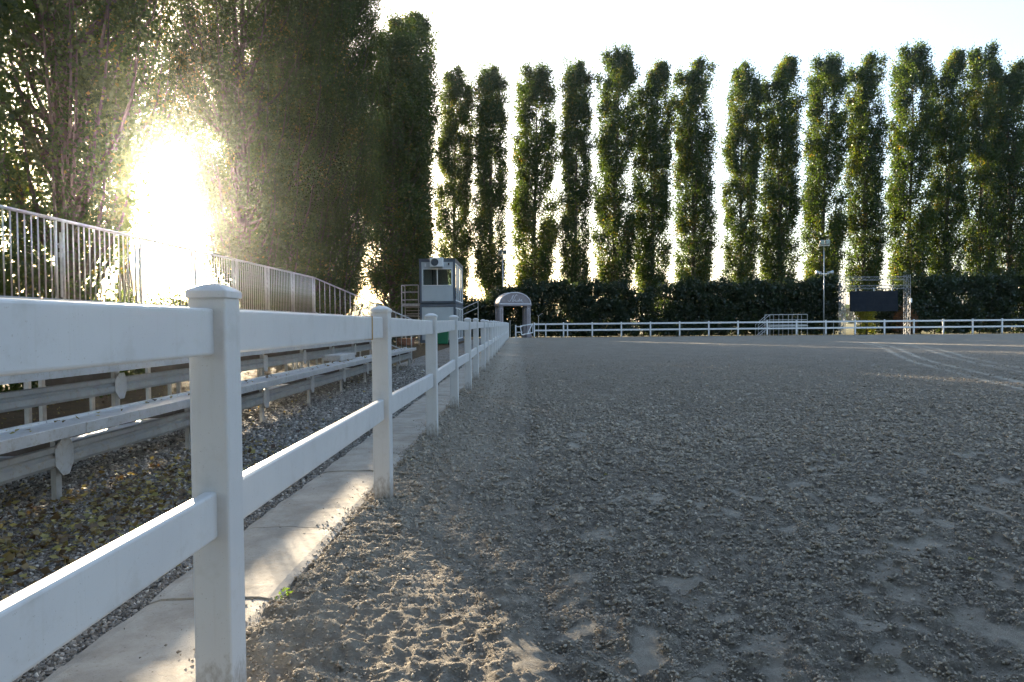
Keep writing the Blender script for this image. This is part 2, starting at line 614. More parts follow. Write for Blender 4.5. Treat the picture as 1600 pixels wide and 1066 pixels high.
# arena sand: one displaced sheet, finer towards the camera's end
rows = np.concatenate([np.linspace(-5, 1.0, 40)[:-1], np.exp(np.linspace(np.log(1.0), np.log(63.6), 900))])
vcol = np.concatenate([np.linspace(0, 1.15, 310)[:-1], np.linspace(1.15, 2.6, 40)])
YY, VV = np.meshgrid(rows, vcol, indexing='ij')
WID = np.maximum(YY, .9) + .75
XX = -1.115 + VV * WID
cell = WID * .0034
nr_, nc_ = YY.shape
X, Y, CE = XX.ravel(), YY.ravel(), cell.ravel()
near_fence = np.clip((.35 + .5 * (vnoise(X * .7, Y * .45, 55) - .5) - X) / 1.3, 0, 1)
edge = vnoise(X * 1.2, Y * .8, 5) * .5
track = np.exp(-((X - .12 - .10 * (vnoise(Y * .5, Y * 0, 9) - .5)) / .09) ** 2)
track2 = np.exp(-((X + .10) / .10) ** 2)
smooth = np.zeros_like(X)
smooth = np.maximum(smooth, .55 * np.clip((0.2 + .6 * (vnoise(X * .9, Y * .6, 56) - .5) - X) / .8, 0, 1) * np.clip((X + .75) / .3, 0, 1))
dist = 1 - .75 * smooth
Z = .03 * (vnoise(X * .5, Y * .5, 1) - .5)
for lam, amp, sd in ((.42, .018, 21), (.21, .020, 22), (.105, .024, 23), (.060, .024, 24), (.034, .018, 25)):
    a = vnoise(X / lam + 3.1 * sd, Y / lam - 1.7 * sd, sd)
    a = 1 - np.abs(2 * a - 1) if lam < .3 else a
    keep = np.clip(lam / (2.2 * CE) - .3, 0, 1)
    Z += amp * (a - .5) * dist * keep
Z = Z.reshape(nr_, nc_)
SM = smooth.reshape(nr_, nc_)
rs = np.random.default_rng(4)
for k in range(380):
    yy = 1.9 + 22 * rs.random() ** 2.0
    xx = rs.uniform(-.05, .95) * yy + .1
    a, b = rs.uniform(.035, .075), rs.uniform(.07, .15)
    if rs.random() < .15:
        a, b = a * 1.3, b * 1.3
    th = rs.normal(.9, .6)
    i0, i1 = np.searchsorted(rows, [yy - .5, yy + .5])
    sx, sy = XX[i0:i1], YY[i0:i1]
    u = (sx - xx) * math.cos(th) + (sy - yy) * math.sin(th)
    w = -(sx - xx) * math.sin(th) + (sy - yy) * math.cos(th)
    jit = (vnoise(sx * 18, sy * 18, 77) - .5) * 1.1
    d = np.sqrt((u / b) ** 2 + (w / a) ** 2) + jit
    inside = np.clip((1.2 - d) / .4, 0, 1)
    rim = np.exp(-((d - 1.45) / .3) ** 2)
    depth = rs.uniform(.004, .016)
    flatz = float(Z[i0:i1].mean()) - depth + .12 * u * depth / .02
    Z[i0:i1] = Z[i0:i1] * (1 - inside * .92) + flatz * inside * .92 + rim * depth * .8 * (vnoise(sx * 25, sy * 25, 78))
    SM[i0:i1] = np.maximum(SM[i0:i1], inside * rs.uniform(.65, 1.0))
# heaped, crumbly sand against the concrete and around the posts
heap = np.clip((-.42 - XX) / .5, 0, 1) * np.clip(1.6 * vnoise(XX * 2.2, YY * 1.1, 31) - .35, 0, 1)
Z += heap * .035 * np.clip((XX + 1.12) / .06, .2, 1)
Z -= .022 * track.reshape(nr_, nc_) - .012 * track2.reshape(nr_, nc_)
PALE = np.clip(1.1 * near_fence.reshape(nr_, nc_) + (edge.reshape(nr_, nc_) - .25), 0, 1) * .48
PALE = np.maximum(PALE, SM * .55 * (XX > .2))


def tyre_line(x0, y0, x1, y1, half, amt):
    L = math.hypot(x1 - x0, y1 - y0)
    dx, dy = (x1 - x0) / L, (y1 - y0) / L
    t = (XX - x0) * dx + (YY - y0) * dy
    s = (XX - x0) * dy - (YY - y0) * dx + .25 * np.sin(t * .22)
    on = (t > 0) & (t < L)
    e = (np.exp(-((s - half) / .10) ** 2) + np.exp(-((s + half) / .10) ** 2)) * on
    e = e * (.45 + .55 * (np.sin(t * 11) > -.2)) * np.clip(.35 + vnoise(t * .8, s * 2, 63), 0, 1)
    return np.clip(e * amt, 0, 1)


for args in ((20.54, 40.96, 6.4, 5.2, .26, 1.0), (21.99, 40.49, 8.2, 5.6, .24, .8)):
    tl = tyre_line(*args)
    PALE = np.maximum(PALE, tl)
    SM = np.maximum(SM, np.clip(tl * 1.0, 0, 1))
ids = np.arange(nr_ * nc_).reshape(nr_, nc_)
F = np.stack([ids[:-1, :-1], ids[:-1, 1:], ids[1:, 1:], ids[1:, :-1]], -1).reshape(-1, 4)
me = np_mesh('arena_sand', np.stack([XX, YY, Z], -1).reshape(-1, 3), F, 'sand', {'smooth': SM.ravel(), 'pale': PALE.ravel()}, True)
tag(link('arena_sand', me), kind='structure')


def sand_z(x, y):
    i = np.clip(np.searchsorted(rows, y), 0, nr_ - 1)
    j = np.clip(np.searchsorted(vcol, (x + 1.115) / (np.maximum(y, .9) + .75)), 0, nc_ - 1)
    return Z[i, j], SM[i, j]


# loose clods of sand
rs = np.random.default_rng(8)
n = 300000
cy = np.exp(rs.uniform(np.log(1.4), np.log(27), n))
cx = -1.1 + rs.uniform(0, 1, n) * (cy * 1.0 + 1.3)
cz, csm = sand_z(cx, cy)
keep = (rs.random(n) > csm * 1.1) & (rs.random(n) < (.30 + .9 * vnoise(cx * 2.6, cy * 2.6, 91)) * np.clip((28 - cy) / 14, 0, 1))
cx, cy, cz = cx[keep], cy[keep], cz[keep]
size = np.clip(rs.lognormal(-5.38, .45, len(cx)), .002, .013) * np.clip(cy / 3.6, .7, 2.2)
n = 5200                                   # spilt over the edge of the concrete
ex, ey = -1.105 - rs.exponential(.05, n), rs.uniform(.8, 20, n)
ok = (ex > XK0 + .05) & (vnoise(ey * 1.7, ey * 0, 93) > .3)
ex, ey = ex[ok], ey[ok]
es_ = np.clip(rs.lognormal(-5.7, .45, len(ex)), .0015, .009)
cx, cy = np.concatenate([cx, ex]), np.concatenate([cy, ey])
cz, size = np.concatenate([cz, np.full(len(ex), .027)]), np.concatenate([size, es_])
tag(scatter('sand_clods', np.stack([cx, cy, cz + size * .1], -1), size, np.clip(rs.normal(.5, .22, len(cx)), 0, 1), 'clods', rs, .75),
    'loose crumbs of damp sand over the churned riding arena', 'sand', kind='stuff')

# ------------------------------------------------------------------ concrete strip of cast slabs
strip = empty('concrete_strip')
strip['kind'] = 'structure'
joints = [-4, -2.6, -1.1, .2, 1.35, 2.51, 3.03, 4.10, 4.60, 5.75, 6.5, 7.7, 8.4, 9.6, 10.9, 12.0]
while joints[-1] < 60:
    joints.append(joints[-1] + 1.9)
rs = np.random.default_rng(21)


def jcurve(k, t):
    r = random.Random(k * 13 + 5)
    a, b = r.uniform(-.05, .05), r.uniform(-.07, .07)
    return a * (t - .5) * 2 + b * (1 - (2 * t - 1) ** 2) + .006 * math.sin(17 * t + k)


for k in range(len(joints) - 1):
    nx, ny = 13, max(3, int((joints[k + 1] - joints[k]) / .11) + 1)
    g, dz = .0055, rs.uniform(-.004, .004)
    tilt = rs.uniform(-.004, .004)
    vs, fs = [], []
    for i in range(nx):
        t = i / (nx - 1)
        ya = joints[k] + jcurve(k, t) + g
        yb = joints[k + 1] + jcurve(k + 1, t) - g
        for j in range(ny):
            s = j / (ny - 1)
            x = XK0 + (XK1 - XK0) * t
            y = ya + (yb - ya) * s
            if i in (0, nx - 1):
                x += .007 * math.sin(y * 9) + .005 * math.sin(y * 23 + k)
            z = .030 + dz + tilt * (s - .5) + .003 * math.sin(x * 7 + y * 3)
            if i in (0, nx - 1):
                z -= .010
            if j in (0, ny - 1):
                z -= .006
            vs.append((x, y, z))
    for i in range(nx - 1):
        for j in range(ny - 1):
            fs.append((i * ny + j, (i + 1) * ny + j, (i + 1) * ny + j + 1, i * ny + j + 1))
    rimv = [i * ny for i in range(nx)] + [(nx - 1) * ny + j for j in range(1, ny)] + [i * ny + ny - 1 for i in range(nx - 2, -1, -1)] + [j for j in range(ny - 2, 0, -1)]
    b0 = len(vs)
    for q in rimv:
        vs.append((vs[q][0], vs[q][1], -.085))
    for q in range(len(rimv)):
        q2 = (q + 1) % len(rimv)
        fs.append((rimv[q], b0 + q, b0 + q2, rimv[q2]))
    MB().add(vs, fs).build('slab', 'concrete', strip, smooth=False)

# ------------------------------------------------------------------ stones and fallen leaves on the gravel
rs = np.random.default_rng(31)
n = 90000
py = np.exp(rs.uniform(np.log(1.1), np.log(21), n))
px = XK0 - .012 - rs.uniform(0, 1, n) ** 1.1 * (1.1 + np.minimum(py * .35, 2.2))
size = rs.uniform(.006, .0135, n) * np.clip(py / 4.5, .85, 2.2)
tag(scatter('loose_gravel', np.stack([px, py, -.012 + size * rs.uniform(-.1, .6, n)], -1), size, np.clip(rs.normal(.45, .26, n), 0, 1), 'stones', rs, .7, False),
    'loose grey gravel between the concrete strip and the bleachers', 'gravel', kind='stuff')

n = 5200
ly = rs.uniform(1.5, 24, n)
lx = rs.uniform(-12, -1.75, n)
band = np.exp(-((lx + 3.3) / .75) ** 2) * np.exp(-((ly - 5.2) / 3.0) ** 2)
keep = (rs.random(n) < .25 + 1.0 * (lx < -3.3) * .5 + .9 * band) & ~((lx > -2.2) & (rs.random(n) < .75))
lx, ly = lx[keep], ly[keep]
n2 = 2600
lx = np.concatenate([lx, np.clip(rs.normal(-2.85, .38, n2), -4.5, -1.8)])
ly = np.concatenate([ly, np.clip(rs.normal(4.2, 1.5, n2), 1.6, 9)])
n = len(lx)
P = np.stack([lx, ly, .012 + rs.uniform(0, .02, n)], -1)
V, F = kites(P, rs.uniform(.028, .06, n), rs, .9, flat=.32)
tv = np.repeat(rs.random(n), 4)
# leaves on the seats and a few blown over the arena
rows_seat = []
for r in range(2):
    m_ = 130
    rows_seat.append(np.stack([rs.uniform(-3.47, -3.24, m_) - .75 * r, rs.uniform(3, 21, m_), np.full(m_, .585 + .345 * r)], -1))
ax = rs.uniform(.4, 6, 16)
ay = rs.uniform(2.2, 8, 16)
az, _ = sand_z(ax, ay)
rows_seat.append(np.stack([ax, ay, az + .012], -1))
P2 = np.concatenate(rows_seat)
V2, F2 = kites(P2, np.full(len(P2), .045), rs, .9, flat=.25)
V = np.concatenate([V, V2])
F = np.concatenate([F, F2 + 4 * n])
tv = np.concatenate([tv, np.repeat(rs.random(len(P2)), 4)])
tag(link('fallen_leaves', np_mesh('fallen_leaves', V, F, 'dead_leaf', {'tint': tv})), 'fallen yellow and brown poplar leaves scattered under the bleachers', 'leaves', kind='stuff')

# ------------------------------------------------------------------ white post-and-rail fences
PH, PW = 1.40, .12


def cap_mesh():
    o = PW / 2 + .006
    rings = [(o, 1.354), (o, 1.374), (o - .004, 1.379), (o - .018, 1.388), (o - .034, 1.396), (o - .05, 1.400)]
    vs, fs = [], []
    for h, z in rings:
        vs += [(-h, -h, z), (h, -h, z), (h, h, z), (-h, h, z)]
    for i in range(len(rings) - 1):
        for j in range(4):
            fs.append((i * 4 + j, i * 4 + (j + 1) % 4, i * 4 + 4 + (j + 1) % 4, i * 4 + 4 + j))
    fs.append((3, 2, 1, 0))
    e = len(rings) * 4
    fs.append((e - 4, e - 3, e - 2, e - 1))
    me = MB().add(vs, fs).mesh('cap', 'vinyl')
    bm = bmesh.new()
    bm.from_mesh(me)
    es = [e for e in bm.edges if abs(e.verts[0].co.z - e.verts[1].co.z) > .0005 and e.calc_face_angle(0) > .3]
    bmesh.ops.bevel(bm, geom=es, offset=.009, segments=3, profile=.5, affect='EDGES')
    for f in bm.faces:
        f.smooth = abs(f.normal.z) > .05
    bm.to_mesh(me)
    bm.free()
    return me


post_me = MB().box(-PW / 2, PW / 2, -PW / 2, PW / 2, -.25, 1.356).mesh('post', 'vinyl', .010, 3)
cap_me = cap_mesh()
rail_cache = {}


def rail_mesh(L, h=.147, t=.046):
    key = (round(L, 3), h)
    if key not in rail_cache:
        rail_cache[key] = MB().box(-L / 2, L / 2, -t / 2, t / 2, -h / 2, h / 2).mesh('rail', 'vinyl', .010, 3)
    return rail_cache[key]


def put_post(root, x, y, rz=0, dz=0):
    p = link('post', post_me, root, (x, y, dz), (0, 0, rz))
    link('cap', cap_me, p)
    return p


def put_rail(root, x0, y0, x1, y1, z, dz0=0, dz1=0):
    L = math.hypot(x1 - x0, y1 - y0) - PW + .02
    return link('rail', rail_mesh(L), root, ((x0 + x1) / 2, (y0 + y1) / 2, z + (dz0 + dz1) / 2),
                (0, -math.atan2(dz1 - dz0, L), math.atan2(y1 - y0, x1 - x0)))


FX, FY, FS = -.9802, 2.1862, 2.6495
fence = empty('arena_fence', (0, 0, 0), 0, 'white vinyl post-and-rail fence running from the foreground along the left side', 'fence')
prev = None
for k in range(-3, 23):
    r = random.Random(k + 50)
    x = FX + (r.uniform(-.012, .012) if k > 1 else 0)
    y = FY + FS * k
    dz = r.uniform(-.012, .008) if k > 1 else 0
    put_post(fence, x, y, r.uniform(-.01, .01) if k > 1 else 0, dz)
    if prev:
        put_rail(fence, prev[0], prev[1], x, y, 1.246, prev[2], dz)
        put_rail(fence, prev[0], prev[1], x, y, .668, prev[2], dz)
    prev = (x, y, dz)

FARY = 62.9
far = empty('arena_fence', (0, 0, 0), 0, 'white two-rail fence crossing the far end of the arena', 'fence')
xs = [1.36, 2.42, 4.05, 4.42] + [6.69 + 2.672 * k for k in range(21)]
for i, x in enumerate(xs):
    big = i not in (1, 3)
    p = put_post(far, x, FARY, 0, 0)
    if not big:
        p.scale = (.8, .8, .93)
    if i:
        for z in (1.246, .668):
            put_rail(far, xs[i - 1], FARY, x, FARY, z)
            
# tan strap tied round the top rail beside the second post
s = MB()
for (x0, x1, z0, z1) in ((.0235, .027, -.078, .078), (-.027, -.0235, -.078, .078), (-.027, .027, .0735, .078), (-.027, .027, -.078, -.0735)):
    s.box(x0, x1, -.011, .011, z0, z1)
tag(s.build('strap', 'tan_m' if 'tan_m' in MATS else 'tan_strap', None, loc=(FX, 4.42, 1.246)), 'thin tan strap tied round the top fence rail beside the second post', 'strap')

# ------------------------------------------------------------------ bleachers
gs = empty('bleachers', (-3.4, 0, 0), 0, 'aluminium bleachers with a barred guard rail along the back, left of the fence', 'bleachers')
OX = 3.4
RISE, DEP = .345, .75
Y0, BAY, NB = 2.95, 2.0, 9          # frames every two metres
frames = [Y0 + BAY * k for k in range(-1, NB + 1)]
YEND = 21.7
W_PROF = [(0, .26), (.012, .25), (.030, .275), (.032, .325), (.010, .345), (.010, .352), (.030, .368), (.030, .402), (.018, .41), (.0, .41), (-.01, .40), (-.01, .27)]
beam_me = MB().prism_y(W_PROF, -BAY / 2 + .02, BAY / 2 - .02).mesh('riser_beam', 'beam_metal')
SEAT_PROF = [(.20, .495), (.20, .572), (.195, .575), (.17, .575), (.165, .568), (-.09, .568), (-.095, .585), (-.11, .588), (-.115, .58), (-.115, .51), (-.10, .51), (-.10, .545), (.185, .545), (.185, .495)]
seat_me = MB().prism_y(SEAT_PROF, -BAY + .004, BAY - .004).mesh('seat_plank', 'aluminium')
pl = [(.045, .185), (.055, .185), (.055, .185)]
oct_ = [(-.035, .19), (.035, .19), (.10, .27), (.10, .39), (.045, .455), (-.045, .455), (-.10, .39), (-.10, .27)]
pmb = MB()
pv = [(.036 + .016 * (1 - abs(y) / .1), y, z) for y, z in oct_] + [(.030, y, z) for y, z in oct_]
pmb.add(pv, [(0, 1, 5), (1, 4, 5), (1, 2, 3, 4), (0, 5, 6, 7)] + [tuple(range(8, 16))[::-1]] + [(i, i + 8, (i + 1) % 8 + 8, (i + 1) % 8) for i in range(8)])
plate_me = pmb.mesh('joint_plate', 'aluminium')
for r in range(4):
    ox, oz = -3.38 - DEP * r + OX, RISE * r
    for k in range(len(frames) - 1):
        yc = (frames[k] + frames[k + 1]) / 2
        if yc > YEND:
            continue
        link('riser_beam', beam_me, gs, (ox, yc, oz))
        if k % 2 == 0:
            link('seat_plank', seat_me, gs, (ox, frames[k + 1], oz + random.uniform(-.003, .003)))
    for y in frames:
        link('joint_plate', plate_me, gs, (ox, y, oz))
        MB().box(ox - .05, ox - .012, y - .03, y + .03, -.05, .50 + oz).build('leg', 'galvanised', gs)
        if r < 3:
            MB().box(ox - DEP + .02, ox - .052, y - .028, y + .028, .33 + oz, .46 + oz).build('bearer', 'old_steel', gs)
    if r:
        for k in range(0, len(frames) - 2, 2):
            MB().box(ox + .22, ox + .52, frames[k] + .01, frames[k + 2] - .01, oz - .07, oz - .035).build('footboard', 'aluminium', gs)
# small step box on the front bench
sb = MB().box(-3.75 + OX, -3.42 + OX, 13.0, 14.15, .59, .70)
sb.build('step_box', 'aluminium', gs, .012)
# back legs and guard panels
GX = -6.52 + OX
for y in frames:
    MB().box(GX - .03, GX + .03, y - .03, y + .03, -.05, 1.6).build('back_leg', 'galvanised', gs)
bal_me = MB().tube([(0, 0, 1.66), (0, 0, 2.785)], .0095, 8).mesh('baluster', 'galvanised', smooth=True)
ends = [21.62 - 1.995 * k for k in range(8)]
PANEL = 1.995


def guard_panel(yc, L):
    fr_ = MB()
    fr_.tube([(GX, -L / 2, 2.80), (GX, L / 2, 2.80)], .024, 10)
    fr_.tube([(GX, -L / 2, 1.645), (GX, L / 2, 1.645)], .020, 8)
    for s_ in (-1, 1):
        fr_.tube([(GX, s_ * (L / 2 - .075), 1.55), (GX, s_ * (L / 2 - .075), 2.79)], .021, 8)
    p = fr_.build('guard_panel', 'galvanised', gs, smooth=True, loc=(0, yc, 0))
    nb = 14
    for i in range(nb):
        link('baluster', bal_me, p, (GX, -L / 2 + .17 + (L - .34) * i / (nb - 1), 0))
    cl = MB()
    cl.tube([(GX + .02, L / 2, 1.7), (GX + .02, L / 2, 2.62)], .014, 6)
    cl.tube([(GX + .02, L / 2, 2.40), (GX + .02, L / 2, 2.47)], .026, 8)
    cl.tube([(GX + .02, L / 2, 2.27), (GX + .02, L / 2, 2.34)], .026, 8)
    cl.tube([(GX, L / 2 - .08, 2.45), (GX, L / 2 + .08, 2.45)], .010, 6)
    cl.build('panel_coupling', 'galvanised', p)
    return p


for k, y in enumerate(ends):
    guard_panel(y - PANEL / 2, PANEL - .01)
# raking rail down the far end
p0, p1 = Vector((-6.52 + OX, 21.72, 2.80)), Vector((-3.45 + OX, 21.72, 1.45))
rk = MB().tube([p0, p1], .022, 8)
rk.tube([p0 - Vector((0, 0, 1.1)), p1 - Vector((0, 0, 1.1))], .018, 8)
rk.tube([p0 - Vector((0, 0, 1.2)), p0], .021, 8)
rk.tube([p1 - Vector((0, 0, 1.4)), p1], .021, 8)
rk = rk.build('end_rail', 'galvanised', gs, smooth=True)
rb_me = MB().tube([(0, 0, -1.1), (0, 0, 0)], .0095, 6).mesh('baluster', 'galvanised', smooth=True)
for i in range(1, 19):
    q = p0.lerp(p1, i / 19)
    link('baluster', rb_me, rk, q)

# ------------------------------------------------------------------ poplars
def poplar_meshes(seed, H, R, n_leaf, leaf, prof, leaders, z0, n_br, sig, name, spread=1.0, thin=.22):
    rng = np.random.default_rng(seed)
    hz, hr = [p[0] for p in prof], [p[1] for p in prof]
    tr = MB()
    rb = .011 * H * .9

    def lead(li, t):                       # leader li at height fraction t
        dx, dy, top, split = leaders[li]
        s = max(0, (t * 1.0 - split) / (1 - split))
        sway = .18 * math.sin(3.1 * t * 3 + li * 2 + seed) * t
        return Vector((dx * s ** 1.1 + sway, dy * s ** 1.1 + .15 * math.sin(2.3 * t * 3 + seed), t * H * top))

    for li in range(len(leaders)):
        ts = [0, .01, .04, .1, .2, .35, .5, .65, .8, .92, 1.0]
        pts = [lead(li, t) for t in ts]
        rr = [rb * (1.5 if t == 0 else 1.15 if t == .01 else 1.0) * (1 - .93 * t) * (1 if li == 0 else .6) for t in ts]
        tr.tube(pts, rr, 9)
    cen, wts, rads = [], [], []
    for i in range(n_br):
        li = int(rng.integers(len(leaders)))
        t0 = z0 / H + (1 - z0 / H) * (i + rng.random()) / n_br
        t0 = min(t0, .985)
        az = rng.uniform(0, 2 * math.pi)
        ln = rng.uniform(.08, .19) * H * (1 - .55 * max(0, t0 - .55) / .45)
        t1 = min(t0 + ln / H, 1.0 + .012 * rng.random())
        zm = t0 + .6 * (t1 - t0)
        Rm = R * np.interp(zm, hz, hr) * rng.uniform(.70, 1.04) * (1 if len(leaders) == 1 else .84)
        pts = []
        for s in (0, .12, .3, .55, .8, 1.0):
            t = t0 + (t1 - t0) * s
            c = lead(li, min(t, 1.0))
            c.z = t * H * leaders[li][2]
            r_ = Rm * (1 - math.exp(-3.2 * s)) / .96
            pts.append(c + Vector((math.cos(az) * r_, math.sin(az) * r_, 0)))
        r0 = max(.012, rb * .26 * (1 - t0) + .012)
        tr.tube(pts, [r0, r0 * .85, r0 * .65, r0 * .45, r0 * .28, r0 * .1], 4, cap=False)
        ncl = int(rng.integers(7, 13))
        for q in range(ncl):
            s = rng.uniform(.16, 1.03)
            f = s * 5
            a = min(4, int(np.searchsorted([0, .12, .3, .55, .8, 1.0], min(s, .999)) - 1))
            seg = [0, .12, .3, .55, .8, 1.0]
            u = (s - seg[a]) / (seg[a + 1] - seg[a])
            p = pts[a].lerp(pts[a + 1], u)
            p = np.array(p) + rng.normal(0, .16 * spread, 3)
            cen.append(p)
            wts.append(rng.uniform(.25, 1.5))
            rads.append(sig * rng.uniform(.6, 1.25))
    cen, wts, rads = np.array(cen), np.array(wts), np.array(rads)
    # thin some regions so that the sky shows through
    g = vnoise(cen[:, 0] * .9 + cen[:, 1] * .35 + seed, cen[:, 2] * .42, seed)
    wts = wts * np.clip((g - thin) * 3.2, .06, 1)
    idx = rng.choice(len(cen), n_leaf, p=wts / wts.sum())
    P = cen[idx] + np.clip(rng.normal(size=(n_leaf, 3)), -1.6, 1.6) * rads[idx][:, None] * np.array([1, 1, 1.3])
    P[:, 2] = np.maximum(P[:, 2], .35)
    V, F = kites(P, np.full(n_leaf, leaf), rng, .85, droop=-.3)
    tint = np.clip(rng.normal(.42, .17, n_leaf) + (g[idx] - .5) * .5 + (rng.random(len(cen)) ** 6 * .5)[idx], 0, 1)
    crown = np_mesh('crown', V, F, 'poplar_leaf', {'tint': np.repeat(tint, 4)})
    trunk = tr.mesh('trunk', 'bark', smooth=True)
    return crown, trunk


FAR_PROF = [(0, .1), (.09, .40), (.15, .78), (.24, .95), (.36, 1.02), (.62, 1.0), (.80, .98), (.92, .86), (.975, .66), (1.02, .38)]
NEAR_PROF = [(0, .72), (.10, .82), (.19, .86), (.26, 1.2), (.45, 1.3), (.7, 1.1), (.86, .9), (.95, .65), (1.02, .35)]
far_kinds = []
for i, (ld, R) in enumerate([
        ([(.5, .1, 1.0, .0)], 2.2),
        ([(.65, .0, 1.0, .3), (-.6, .2, .955, .3)], 2.35),
        ([(.6, .2, 1.0, .1)], 2.4),
        ([(-.4, .1, .97, .2), (.75, -.2, 1.0, .35), (.2, .5, .93, .2)], 2.45),
        ([(.3, .0, 1.0, .1), (.9, .1, .96, .5)], 2.15)]):
    far_kinds.append(poplar_meshes(100 + i * 7, 31.0, R, 60000, .20, FAR_PROF, ld, 2.2, 210, .31, 'far', 1.0, .05))
near_kinds = []
for i, (ld, R) in enumerate([([(.4, .1, 1.0, .0), (-.7, .4, .9, .15)], 2.55), ([(.3, -.3, 1.0, .1), (.8, .5, .95, .2), (-.6, 0, .88, .1)], 2.6)]):
    near_kinds.append(poplar_meshes(300 + i * 7, 33.0, R, 165000, .112, NEAR_PROF, ld, .8, 290, .29, 'near', 1.0, .04))

ORD = ['first', 'second', 'third', 'fourth', 'fifth', 'sixth', 'seventh', 'eighth', 'ninth', 'tenth', 'eleventh', 'twelfth', 'thirteenth', 'fourteenth', 'fifteenth', 'sixteenth']


def put_tree(meshes, x, y, h, rz, sx, label, group, base=31.0):
    r = empty('poplar_tree', (x, y, -.1), rz, label, 'tree', group)
    s = h / base
    for nm, me in (('trunk', meshes[1]), ('crown', meshes[0])):
        o = link(nm, me, r)
        o.scale = (sx, sx, s)
    return r


TY = 82.0
fx = [(-7.49, 31.2), (-3.05, 31.6), (2.14, 31.6), (7.11, 32.0), (11.68, 33.0), (16.4, 31.5), (21.35, 31.9), (26.66, 31.0), (31.37, 31.8),
      (36.52, 32.0), (41.58, 32.1), (46.72, 33.1), (51.25, 32.3), (55.02, 32.8), (58.4, 30.9)]
kinds = [0, 4, 2, 4, 2, 1, 3, 0, 1, 2, 3, 2, 1, 0, 3]
wsc = [.92, .95, 1.06, .88, .98, .98, 1.02, .86, 1.0, .94, .92, .95, .88, .86, 1.0]
for i, ((x, h), k) in enumerate(zip(fx, kinds)):
    r = random.Random(i)
    put_tree(far_kinds[k], x - .4, TY + r.uniform(-.5, .5), h, r.uniform(-.45, .45), wsc[i] * 1.08,
             'tall columnar poplar, %s from the left in the row behind the far hedge' % ORD[i], 'poplars behind the far hedge')
for i, x in enumerate((62.8, 67.6)):
    put_tree(far_kinds[(i * 2) % 5], x, TY, 31.5, .3 * i, 1.05,
             'tall columnar poplar at the far right end of the row, %s' % ('touching the frame edge' if i == 0 else 'outermost'), 'poplars behind the far hedge')
hid = [-13.2, -22.6, -27.4, -32]
for i, x in enumerate(hid):
    put_tree(far_kinds[(i * 3 + 1) % 5], x, TY + .6, 31.5, .9 * i, 1.12,
             'poplar of the far row standing behind the left-hand poplars, %s from the cabin' % ORD[i], 'poplars behind the left row')

LX = -12.0
left = [3.0, 8.2, 13.2, 18.2, 29.8, 34.8, 39.4, 43.4, 47.0, 62.5, 67.8, 73.0]
lh = [33, 34, 33, 34, 33, 34, 33, 34, 32.5, 27.0, 30.5, 33.2]
lab = ['large poplar of the left row beside the camera, left of the frame', 'large poplar at the left edge of the picture behind the guard rail',
       'large poplar behind the guard rail, second to the left of the sun gap', 'large poplar just left of the bright sun gap',
       'large poplar just right of the bright sun gap', 'large poplar in the left row, second right of the sun gap',
       'large poplar in the left row, third right of the sun gap', 'large poplar in the left row, fourth right of the sun gap',
       'large poplar left of the bright slot of sky beside the cabin', 'poplar right of the bright slot of sky, left of the cabin',
       'tall poplar directly behind the two-storey cabin', 'farthest poplar of the left row, behind the cabin on the right']
for i, y in enumerate(left):
    r = random.Random(i + 77)
    if i > 8:
        put_tree(far_kinds[(2, 3, 1)[i - 9]], LX + .3, y, lh[i], r.uniform(-.4, .4), (1.22, 1.30, 1.25)[i - 9], lab[i], 'poplars along the left side')
        continue
    put_tree(near_kinds[i % 2], LX + r.uniform(-.25, .25), y, lh[i], r.uniform(0, 6.28), (.93 if i in (3, 4) else 1.0) * r.uniform(.97, 1.05), lab[i], 'poplars along the left side', 33.0)

# a poplar farther back in the gap, bare-stemmed below and leafy only above
tall = poplar_meshes(340, 33.0, 3.3, 100000, .135, [(0, .3), (.3, .75), (.4, 1.1), (.7, 1.1), (.9, .8), (1.02, .35)], [(.3, 0, 1.0, 0), (-.9, .3, .92, .3), (.9, -.3, .9, .3)], 7.9, 180, .42, 'near', 1.3)
put_tree(tall, -16.6, 28.7, 33.0, 1.1, 1.0, 'poplar with a bare lower trunk standing in the bright sun gap', 'poplars along the left side', 33.0)
# unseen row, added behind the camera to shade the fence fronts
for i, x in enumerate((-11, -5.2, .4, 6.1, 11.7, 17.5, 23)):
    put_tree(far_kinds[i % 5], x, -15 + (i % 2) * .7, 27, i * 1.3, 1.45, 'unseen poplar added behind the camera to shade the fence, %s from the left' % ORD[i], 'poplars added behind the camera for shade')

# ------------------------------------------------------------------ hedges and shrubs
def leaf_box(name, x0, x1, y0, y1, topf, n_leaf, leaf, mat, seed, bottom=.05, clump=.45):
    rng = np.random.default_rng(seed)
    nc = max(20, int(n_leaf / 55))
    cx, cy = rng.uniform(x0, x1, nc), rng.uniform(y0, y1, nc)
    top = np.array([topf(x) for x in cx])
    cz = bottom + (top - bottom) * rng.random(nc)
    wt = rng.uniform(.3, 1.3, nc) * np.clip((vnoise(cx * .8, cz * .8 + cy * .3, seed) - .05) * 5, .12, 1)
    idx = rng.choice(nc, n_leaf, p=wt / wt.sum())
    P = np.stack([cx, cy, cz], -1)[idx] + rng.normal(size=(n_leaf, 3)) * clump * .55
    P[:, 2] = np.clip(P[:, 2], .04, None)
    V, F = kites(P, np.full(n_leaf, leaf), rng, .7)
    tint = np.clip(rng.normal(.5, .22, n_leaf), 0, 1)
    me = np_mesh('foliage', V, F, mat, {'tint': np.repeat(tint, 4)})
    return me


